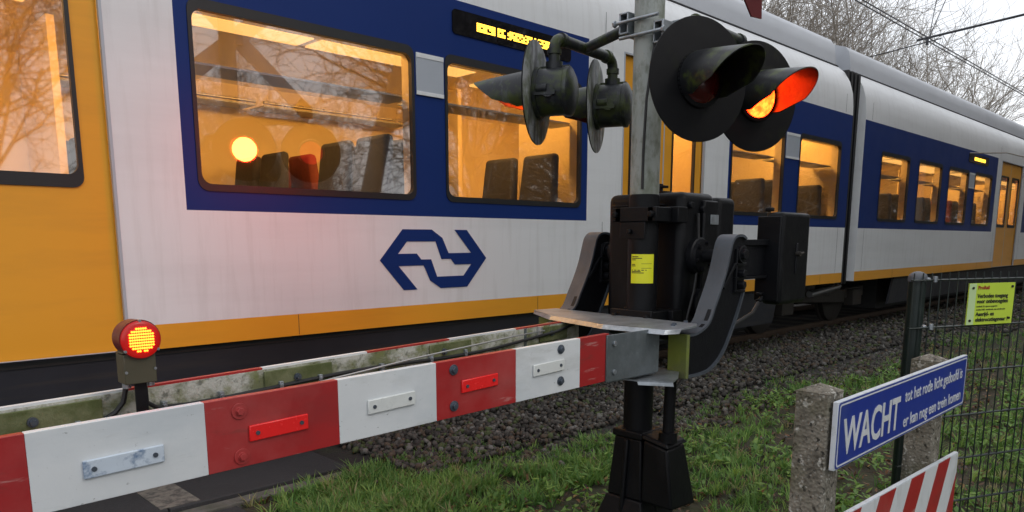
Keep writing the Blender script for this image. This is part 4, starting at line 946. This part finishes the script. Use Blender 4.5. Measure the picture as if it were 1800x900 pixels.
def pair(name, label, c1, c2, n, s1, s2, zt, back):
    mid = (Vector(c1) + Vector(c2)) / 2
    t = thing(name, label, 'warning light', (mid.x, mid.y, zt), 'warning light pairs on the crossing pole')
    nn_ = Vector(n).normalized()
    hd = 'hood_black' if n[1] < 0 else 'lamp_shell'; signal_unit(t, c1, n, s1, back, hd); signal_unit(t, c2, n, s2, back, hd)
    m = MB(); p1 = Vector(c1) - nn_ * .085; p2 = Vector(c2) - nn_ * .085; d = (p2 - p1).normalized(); d.z = 0
    zt1 = Vector((0, 0, zt)); q1 = Vector((p1.x, p1.y, zt)); q2 = Vector((p2.x, p2.y, zt - .0))
    def bend(a, b, c, r=.06, k=5):
        u = (a - b).normalized(); v = (c - b).normalized(); return [b + u * r * (1 - t_) ** 2 + v * r * t_ ** 2 for t_ in [i / k for i in range(k + 1)]]
    b1 = Vector((p1.x, p1.y, p1.z + .10)); b2 = Vector((p2.x, p2.y, p2.z + .10))
    path = [b1] + bend(b1, q1, q2) + bend(q1, q2, b2) + [b2]
    m.tube(path, .0265, 16)
    for b_ in (b1, b2): m.cyl(b_, b_ + Vector((0, 0, .035)), .040, n=16)
    for q in (q1, q2):
        dd = (q2 - q1).normalized() * (1 if q is q1 else -1); m.cyl(q + dd * .05, q + dd * .075, .033, n=16); m.cyl(q - Vector((0, 0, .05)), q - Vector((0, 0, .075)), .033, n=16)
    mm = (q1 + q2) / 2; pc = Vector((PX, PY, zt)); dv = Vector((0, 1 if mm.y > PY else -1, 0))
    m.tube([mm, mm.lerp(pc + dv * .09, .6), pc + dv * .09], .024, 14)
    m.build('cross_arm', 'lamp_shell', t)
    m = MB(); zc = zt; lat = dv.cross(Vector((0, 0, 1))).normalized()
    # channel clamp on the pole
    for z0 in (zc - .045, zc + .037): m.beam(pc + dv * .066 + Vector((0, 0, z0 - zc + .004)), pc + dv * .115 + Vector((0, 0, z0 - zc + .004)), .13, .008)
    m.beam(pc + dv * .112 - Vector((0, 0, .045)), pc + dv * .112 + Vector((0, 0, .045)), .13, .008, up=dv)
    m.beam(pc + dv * .07 - Vector((0, 0, .045)), pc + dv * .07 + Vector((0, 0, .045)), .13, .007, up=dv)
    for s_ in (-1, 1): m.cyl(pc + dv * .13 + lat * .078 * s_, pc - dv * .10 + lat * .078 * s_, .008, n=10); m.cyl(pc + dv * .122 + lat * .078 * s_, pc + dv * .134 + lat * .078 * s_, .015, n=6)
    m.build('pole_clamp', 'galv', t, bevel=.002)
    return t
pair('warning_signal', 'pair of round black warning lights facing the camera side, the rear lamp glowing red', R1, R2, nR, 'lens_off', 'lens_front', 2.265, 'disc_back')
pair('warning_signal', 'pair of mossy warning lights seen from behind, left of the pole facing the train', L1, L2, nL, 'lens_lit', 'lens_dim', 2.33, 'disc_back')

# crossbuck at the top of the pole, only the lower tip in view
xb = thing('crossbuck', 'dark red pointed arm tip of the crossing sign above the black discs', 'crossbuck sign', (PX, PY, 3.2))
for s_ in (-1, 1):
    m = MB(); a = math.radians(40) * s_; cx_, cz_, yb_ = 2.93, 3.06, 1.925 + (.012 if s_ > 0 else 0)
    def P_(u, v): return (cx_ + u * math.cos(a) - v * math.sin(a), cz_ - abs(0) + u * math.sin(a) + v * math.cos(a))
    for u0, u1, mi_ in ((-.70, .70, 0), (-.83, -.70, 1), (.70, .83, 1)):
        m.prism([P_(u0, -.07), P_(u1, -.07), P_(u1, .07), P_(u0, .07)], yb_, yb_ + .008, mi_)
    m.prism([P_(.83, -.07), P_(.90, 0), P_(.83, .07)], yb_, yb_ + .008, 1); m.prism([P_(-.83, .07), P_(-.90, 0), P_(-.83, -.07)], yb_, yb_ + .008, 1)
    m.build('cross_board', ['sign_white', 'maroon'], xb)
m = MB(); m.box((2.78, 1.945, 3.0), (2.98, 1.957, 3.12)); m.build('sign_bracket', 'galv', xb)

# ------------------------------------------------------------------ concrete posts, blue sign, striped board
def cpost(x, y, label, h):
    t = thing('concrete_post', label, 'post', (x, y, 0), 'concrete posts carrying the signs')
    m = MB(); w_ = .05
    m.hull8([(-w_, -w_, -.1), (w_, -w_, -.1), (w_, w_, -.1), (-w_, w_, -.1)], [(-w_, -w_, h), (w_, -w_, h), (w_, w_, h), (-w_, w_, h)])
    m.add([(-w_, -w_, h), (w_, -w_, h), (w_, w_, h), (-w_, w_, h), (0, 0, h + .022)], [(0, 1, 4), (1, 2, 4), (2, 3, 4), (3, 0, 4)])
    m.build('post_body', 'concrete', t, bevel=.006, local=True)
cpost(2.095, .872, 'speckled concrete post under the left end of the blue sign', .972)
cpost(3.05, .866, 'speckled concrete post under the right end of the blue sign, nearest the fence', .955)
sg = thing('warning_sign', 'blue enamel sign reading WACHT with white lettering and a pale rim', 'sign', (2.65, .806, .75))
X0, X1 = 2.045, 3.275; sgz0, sgz1 = .757, .955
m = MB(); m.box((X0, .797, sgz0), (X1, .812, sgz1)); m.build('sign_panel', 'sign_edge', sg, bevel=.0015)
m = MB(); m.prism(rrect(X0 + .003, X1 - .003, sgz0 + .003, sgz1 - .003, .012), .7955, .7965); m.build('blue_face', 'sign_blue', sg, smooth=False)
m = MB(); m.ring(rrect(X0 + .008, X1 - .008, sgz0 + .008, sgz1 - .008, .012), rrect(X0 + .0125, X1 - .0125, sgz0 + .0125, sgz1 - .0125, .010), .7945, .7954); m.build('border_line', 'sign_white', sg, smooth=False)
text('WACHT', 'lettering', 'sign_white', sg, (2.09, .7948, .795), .150, width=.455, bold=.0028)
text('tot het rode licht gedoofd is', 'lettering', 'sign_white', sg, (2.585, .7948, .872), .060, width=.635, bold=.0003)
text('er kan nog een trein komen', 'lettering', 'sign_white', sg, (2.585, .7948, .787), .060, width=.635, bold=.0003)
sb = thing('striped_board', 'red and white diagonally striped board on the concrete posts below the blue sign', 'board', (2.65, .80, .4))
m = MB(); bx0, bx1, bz0, bz1 = 1.55, 3.285, .295, .560
sl_ = -.035
def bz(x, z): return z + (3.285 - x) * .035
m.hull8([(bx0, .797, bz(bx0, bz0)), (bx1, .797, bz0), (bx1, .812, bz0), (bx0, .812, bz(bx0, bz0))], [(bx0, .797, bz(bx0, bz1)), (bx1, .797, bz1), (bx1, .812, bz1), (bx0, .812, bz(bx0, bz1))])
m.build('board_panel', 'sign_edge', sb, bevel=.0015)
def clip_stripe(xa, w_, lean):
    # parallelogram clipped to the board face
    pts = [(xa, bz0), (xa + w_, bz0), (xa + w_ + lean, bz1 - .004), (xa + lean, bz1 - .004)]
    def clip(pts, xm, keep_less):
        out = []
        for i in range(len(pts)):
            p, q = pts[i], pts[(i + 1) % len(pts)]; ip = (p[0] <= xm) == keep_less or p[0] == xm; iq = (q[0] <= xm) == keep_less or q[0] == xm
            if ip: out.append(p)
            if ip != iq:
                t_ = (xm - p[0]) / (q[0] - p[0]); out.append((xm, p[1] + t_ * (q[1] - p[1])))
        return out
    pts = clip(pts, bx1 - .003, True)
    if len(pts) > 2: pts = clip(pts, bx0 + .003, False)
    return pts
mr = MB(); mw = MB(); k = 0; x = bx1 - .115
while x > bx0 - .3:
    pts = clip_stripe(x, .15, .16)
    if len(pts) > 2: (mr if k % 2 == 0 else mw).prism([(a, bz(a, b_)) for a, b_ in pts], .7955, .7965)
    x -= .15; k += 1
mr.split('red_stripe', 'red_paint', sb, smooth=False); mw.split('white_stripe', 'sign_white', sb, smooth=False)

# ------------------------------------------------------------------ fence
fence = thing('wire_fence', 'dark green welded wire fence with a capped tubular post', 'fence', (3.42, 1.045, 0))
fd = Vector((.912, -.410, 0)).normalized(); fn = Vector((fd.y, -fd.x, 0))   # fn points to the camera side
f0 = Vector((3.42, 1.045, 0))
for s_ in (0, 2.5):
    p = f0 + fd * s_; m = MB(); m.lathe((p.x, p.y, -.2), (0, 0, 1), [(0, .034), (1.435, .034)], 28); fp = m.build('post', 'fence', fence)
    m = MB(); m.lathe((p.x, p.y, 1.225), (0, 0, 1), [(0, .037), (.02, .037), (.030, .033), (.040, .018), (.043, .004)], 28); m.build('post_cap', 'fence_cap', fp)
m = MB(); off = fn * .045
zz = [1.232 - .2 * k for k in range(7)]
for k in range(51):
    s_ = -.065 + k * .05; p = f0 + fd * s_ + off * .88
    m.cyl((p.x, p.y, .03), (p.x, p.y, 1.262), .0028, n=6, caps=True)
m.build('vertical_wires', 'fence', fence)
m = MB()
for z in zz:
    for o_ in (off * .80, off * .96):
        p = f0 + fd * (-.075) + o_; q = f0 + fd * 2.45 + o_; m.cyl((p.x, p.y, z), (q.x, q.y, z), .0038, n=8)
m.build('horizontal_wires', 'fence', fence)
m = MB()
for z in (1.236, 1.036, .636):
    c_ = f0 + fd * .04
    pts = [f0 + (fn * math.cos(t) + fd * math.sin(t)) * .043 + Vector((0, 0, z)) for t in [math.radians(a) for a in range(0, 100, 12)]]
    m.tube(pts, .006, 8); p = f0 + fd * .045 + off * 1.05; m.cyl((p.x, p.y, z - .012), (p.x, p.y, z + .012), .009, n=8)
m.split('fence_clip', 'galv', fence)
ns = thing('warning_notice', 'small lime yellow notice with black Dutch text fixed to the wire fence', 'notice', (3.78, .86, 1.1))
a0 = f0 + fd * .232 + off * 1.28; a1 = f0 + fd * .508 + off * 1.28; z0, z1 = 1.036, 1.215
def quadbox(m, A, B, z0, z1, t, mi_=0):
    m.hull8([(A.x, A.y, z0), (B.x, B.y, z0), (B.x - fn.x * t, B.y - fn.y * t, z0), (A.x - fn.x * t, A.y - fn.y * t, z0)], [(A.x, A.y, z1), (B.x, B.y, z1), (B.x - fn.x * t, B.y - fn.y * t, z1), (A.x - fn.x * t, A.y - fn.y * t, z1)], mi_)
m = MB(); quadbox(m, a0, a1, z0, z1, .004); m.build('notice_plate', 'lime', ns)
m = MB(); sv = fn * .001; quadbox(m, a0 + sv + fd * .001, a0 + sv + fd * .042, z0 + .001, z1 - .001, .0007); m.build('pale_strip', 'lime_pale', ns)
m = MB()
for s_, z in ((.022, 1.195), (.258, 1.198), (.018, 1.055), (.254, 1.06)):
    p = a0 + fd * s_; m.cyl((p.x, p.y, z), (p.x + fn.x * .005, p.y + fn.y * .005, z), .0055, n=10)
m.split('fixing_screw', 'ink', ns)
def ntext(s, z, size, wd, mat='ink', bold=.0006, u=.052):
    p = a0 + fd * u + fn * .0016; text(s, 'lettering', mat, ns, (p.x, p.y, z), size, width=wd, bold=bold, xdir=fd, ext=.0003)
ntext('ProRail', 1.189, .021, .066, 'ink_red'); ntext('Verboden toegang', 1.152, .025, .185); ntext('voor onbevoegden', 1.129, .025, .188)
ntext('Aanrijd- en', 1.074, .024, .11); ntext('elektrocutiegevaar !', 1.050, .024, .195)
ntext('artikel 21 spoorwegwet', 1.112, .010, .125, bold=.0001); ntext('artikel 461 wetboek van strafrecht', 1.098, .010, .175, bold=.0001)

# ------------------------------------------------------------------ overhead line
for i, y in enumerate((5.50, 5.59)):
    m = MB(); m.cyl((-60, y, 5.47), (160, y, 5.47), .012, n=6); tag(m.build('contact_wire', 'wirebk'), 'thin overhead contact wire above the train, ' + ('the nearer of the two' if i == 0 else 'the farther of the two'), 'overhead wire', 'contact wires over the track')
mt = thing('catenary_mast', 'thin dark registration arm and stay wires holding the overhead wire', 'overhead line support', (18.7, 2.35, 0))
m = MB(); m.box((18.6, 2.25, -.2), (18.8, 2.45, 9.2)); m.build('mast', 'mast', mt)
m = MB(); m.box((18.62, 2.45, 8.9), (18.78, 7.6, 9.05)); m.build('bracket_beam', 'mast', mt)
m = MB(); m.cyl((18.7, 2.4, 6.05), (18.0, 5.95, 5.62), .025, n=8); m.cyl((18.1, 5.50, 5.60), (18.4, 7.4, 5.50), .012, n=6)
m.cyl((18.05, 5.75, 5.63), (18.05, 5.75, 5.50), .03, n=8); m.build('registration_arm', 'wirebk', mt)
m = MB(); m.cyl((18.05, 5.72, 5.64), (18.7, 5.6, 8.9), .009, n=5); m.cyl((18.05, 5.72, 5.64), (18.7, 4.8, 8.9), .009, n=5); m.build('stay_wires', 'wirebk', mt)

# ------------------------------------------------------------------ trees
M['bark'] = pm('bark', (.22, .19, .155), .9, var=.3, vs=3, layers=(((.09, .10, .05), 2, .5, .7, .5, None),))
M['twig'] = pm('twig', (.30, .265, .225), .9, var=.3, vs=2)
def tube_mesh(P0, P1, R0, R1, k):
    P0 = np.array(P0); P1 = np.array(P1); R0 = np.array(R0); R1 = np.array(R1); n = len(P0)
    d = P1 - P0; d /= np.linalg.norm(d, axis=1)[:, None] + 1e-9
    ref = np.where(np.abs(d[:, 2:3]) < .9, np.array([[0, 0, 1.]]), np.array([[1., 0, 0]])); a = np.cross(d, ref); a /= np.linalg.norm(a, axis=1)[:, None]; b = np.cross(d, a)
    an = np.arange(k) * 2 * np.pi / k; off = a[:, None] * np.cos(an)[None, :, None] + b[:, None] * np.sin(an)[None, :, None]
    V = np.concatenate([P0[:, None] + off * R0[:, None, None], P1[:, None] + off * R1[:, None, None]], 1)
    i = np.arange(k); j = (i + 1) % k; f = np.stack([i, j, j + k, i + k], 1)
    return V.reshape(-1, 3), (f[None] + (np.arange(n) * 2 * k)[:, None, None]).reshape(-1, 4)
def gen_tree(seed, H, r0, n_limb, fork, spread, depth=4, twig_r=.006, dens_=1.0):
    rg = random.Random(seed); segs = [[], []]
    def grow(p, d, L_, r, lv):
        n = 6 if lv < 2 else 4; st = L_ / n
        for i in range(n):
            w_ = .10 + .08 * lv
            d = (d + Vector((rg.gauss(0, w_), rg.gauss(0, w_), rg.gauss(.05, w_ * .7)))).normalized()
            q = p + d * st; r1 = max(twig_r * .7, r * (1 - .62 / n * (1 if lv else .9)))
            segs[0 if lv == 0 else 1].append((p, q, r, r1, lv)); p = q; r = r1
            if lv < depth and (lv > 0 or i >= fork):
                nb = (2 if lv == 0 else (1 if rg.random() < .85 else 2)) if dens_ >= 1 else 1
                if lv >= 2 and rg.random() < .35: nb += 1
                for _ in range(nb):
                    ang = rg.uniform(.45, .95) * spread; az = rg.uniform(0, 2 * math.pi); o_ = d.orthogonal().normalized(); o_.rotate(Matrix.Rotation(az, 3, d))
                    nd = (d * math.cos(ang) + o_ * math.sin(ang)).normalized()
                    grow(p, nd, L_ * rg.uniform(.48, .72), max(twig_r, r * rg.uniform(.45, .65)), lv + 1)
        return
    if n_limb == 0: grow(Vector((0, 0, -.1)), Vector((0, 0, 1)), H * .75, r0, 0)
    else:
        for _ in range(n_limb):
            a = rg.uniform(0, 6.28); t = rg.uniform(.05, .35); grow(Vector((rg.gauss(0, .15), rg.gauss(0, .15), -.1)), Vector((math.cos(a) * t, math.sin(a) * t, 1)).normalized(), H * rg.uniform(.6, .8), r0, 0)
    return segs
def make_tree(name, label, cat, loc, seed, H, r0, n_limb=0, fork=2, spread=1.0, depth=4, twig_r=.006, group=None, dens_=1.0):
    t = thing(name, label, cat, loc, group); sg_ = gen_tree(seed, H, r0, n_limb, fork, spread, depth, twig_r, dens_)
    a = sg_[0]; V, F_ = tube_mesh([s[0] for s in a], [s[1] for s in a], [s[2] for s in a], [s[3] for s in a], 10); fast_mesh('trunk', V, F_, ['bark'], smooth=True, parent=t)
    a = sg_[1]; V, F_ = tube_mesh([s[0] for s in a], [s[1] for s in a], [s[2] for s in a], [s[3] for s in a], 4); fast_mesh('crown', V, F_, ['twig'], smooth=True, parent=t)
    return t, len(sg_[1])
GT = 'bare trees beyond the train'
protoA, nA = make_tree('bare_tree', 'tall bare tree directly above the dark red sign tip', 'tree', (14.0, 13.0, 0), 3, 11.5, .13, 3, 1, .75, 3, .009, GT)
protoB, nB = make_tree('bare_tree', 'bare many stemmed tree rising over the train gap', 'tree', (19.0, 14.0, 0), 8, 10.5, .10, 4, 1, .70, 3, .009, GT)
protoC, nC = make_tree('bare_tree', 'single trunk bare tree behind the bend of the overhead wire', 'tree', (25.5, 14.5, 0), 21, 10.0, .20, 2, 1, .75, 3, .010, GT)
print('tree segs', nA, nB, nC)
spots = [(protoB, 15.5, 15.5, 1.9, .95, 'bare tree left of the tall one, its top cut by the picture edge'), (protoA, 22.5, 15.0, 3.9, .95, 'bare tree whose limbs fan out left of the overhead wires'),
         (protoB, 30.0, 15.0, 4.4, 1.0, 'bare tree just under the registration arm'), (protoA, 35, 15.5, .8, 1.0, 'bare tree right of the registration arm above the train roof'),
         (protoB, 41, 16.0, 2.7, 1.05, 'second bare tree from the right picture edge'), (protoC, 48, 17, 5.0, 1.0, 'bare tree at the right picture edge above the roof'),
         (protoA, 58, 18, 2.2, 1.15, 'distant bare tree far down the track'), (protoB, 70, 19, .3, 1.2, 'most distant bare tree at the end of the row')]
for src, x, y, rz, s_, lab in spots:
    c = copy_tree(src); c.location = (x, y, 0); c.rotation_euler = (0, 0, rz); c.scale = (s_, s_, s_); c['label'] = lab
# trees behind the camera, mirrored in the train windows
GR = 'bare trees behind the photographer mirrored in the windows'
t1, _ = make_tree('bare_tree', 'leaning thick trunked tree mirrored in the large left window', 'tree', (7.4, -3.2, 0), 31, 9, .22, 0, 2, 1.0, 4, .007, GR)
t2, _ = make_tree('bare_tree', 'slender curved tree mirrored in the window behind the left lamps', 'tree', (11.2, -3.6, 0), 37, 8, .11, 2, 1, 1.0, 4, .007, GR)
t3, _ = make_tree('shrub', 'dense leafless bush mirrored low in the large left window', 'shrub', (6.3, -6.2, 0), 41, 3.6, .05, 7, 0, .9, 3, .006, GR)
for src, x, y, rz, s_, lab in ((t3, 9.0, -7.5, 2.0, 1.0, 'leafless bush mirrored right of the first bush'), (t3, 13, -6.0, 4.0, 1.0, 'leafless bush mirrored at the foot of the second window'),
                               (t1, 16, -9, 1.0, 1.2, 'tree mirrored in the narrow right windows'), (t3, 15.0, -3.0, 1.0, 2.2, 'unseen tall leafless bush added to block sky mirrored in the first window right of the pole'), (t3, 19.5, -3.4, 3.0, 2.3, 'unseen tall leafless bush added to block sky mirrored in the second window right of the pole'), (t3, 24.5, -3.8, 5.0, 2.5, 'unseen tall leafless bush added to block sky mirrored just left of the carriage gap'), (t3, 30, -4.5, .5, 2.8, 'unseen leafless bush added to block sky mirrored where the second carriage begins'), (t3, 38, -4.0, 1.5, 3.0, 'unseen leafless bush added to block sky mirrored in the middle of the second carriage'), (t3, 48, -4.0, 2.5, 3.2, 'unseen leafless bush added to block sky mirrored beside the far door'), (t3, 60, -4.0, 3.5, 3.4, 'second farthest unseen bush added to block sky mirrored in the train'), (t3, 76, -4.0, 4.5, 3.8, 'farthest unseen bush added to block sky mirrored in the train'), (protoC, 34, -7, 1.0, 1.0, 'nearer roadside tree mirrored along the second carriage'), (protoA, 46, -6, 2.0, 1.0, 'middle roadside tree mirrored along the second carriage'), (protoB, 60, -5, 3.0, 1.1, 'farther roadside tree mirrored along the second carriage'), (protoC, 78, -4, 4.0, 1.3, 'farthest roadside tree mirrored along the second carriage'), (t2, 3.0, -9, 1.0, 1.1, 'tree mirrored at the left edge of the large window')):  # enlarged bushes are unseen, added to block sky reflected in the right-hand windows
    c = copy_tree(src); c.location = (x, y, 0); c.rotation_euler = (0, 0, rz); c.scale = (s_, s_, s_); c['label'] = lab
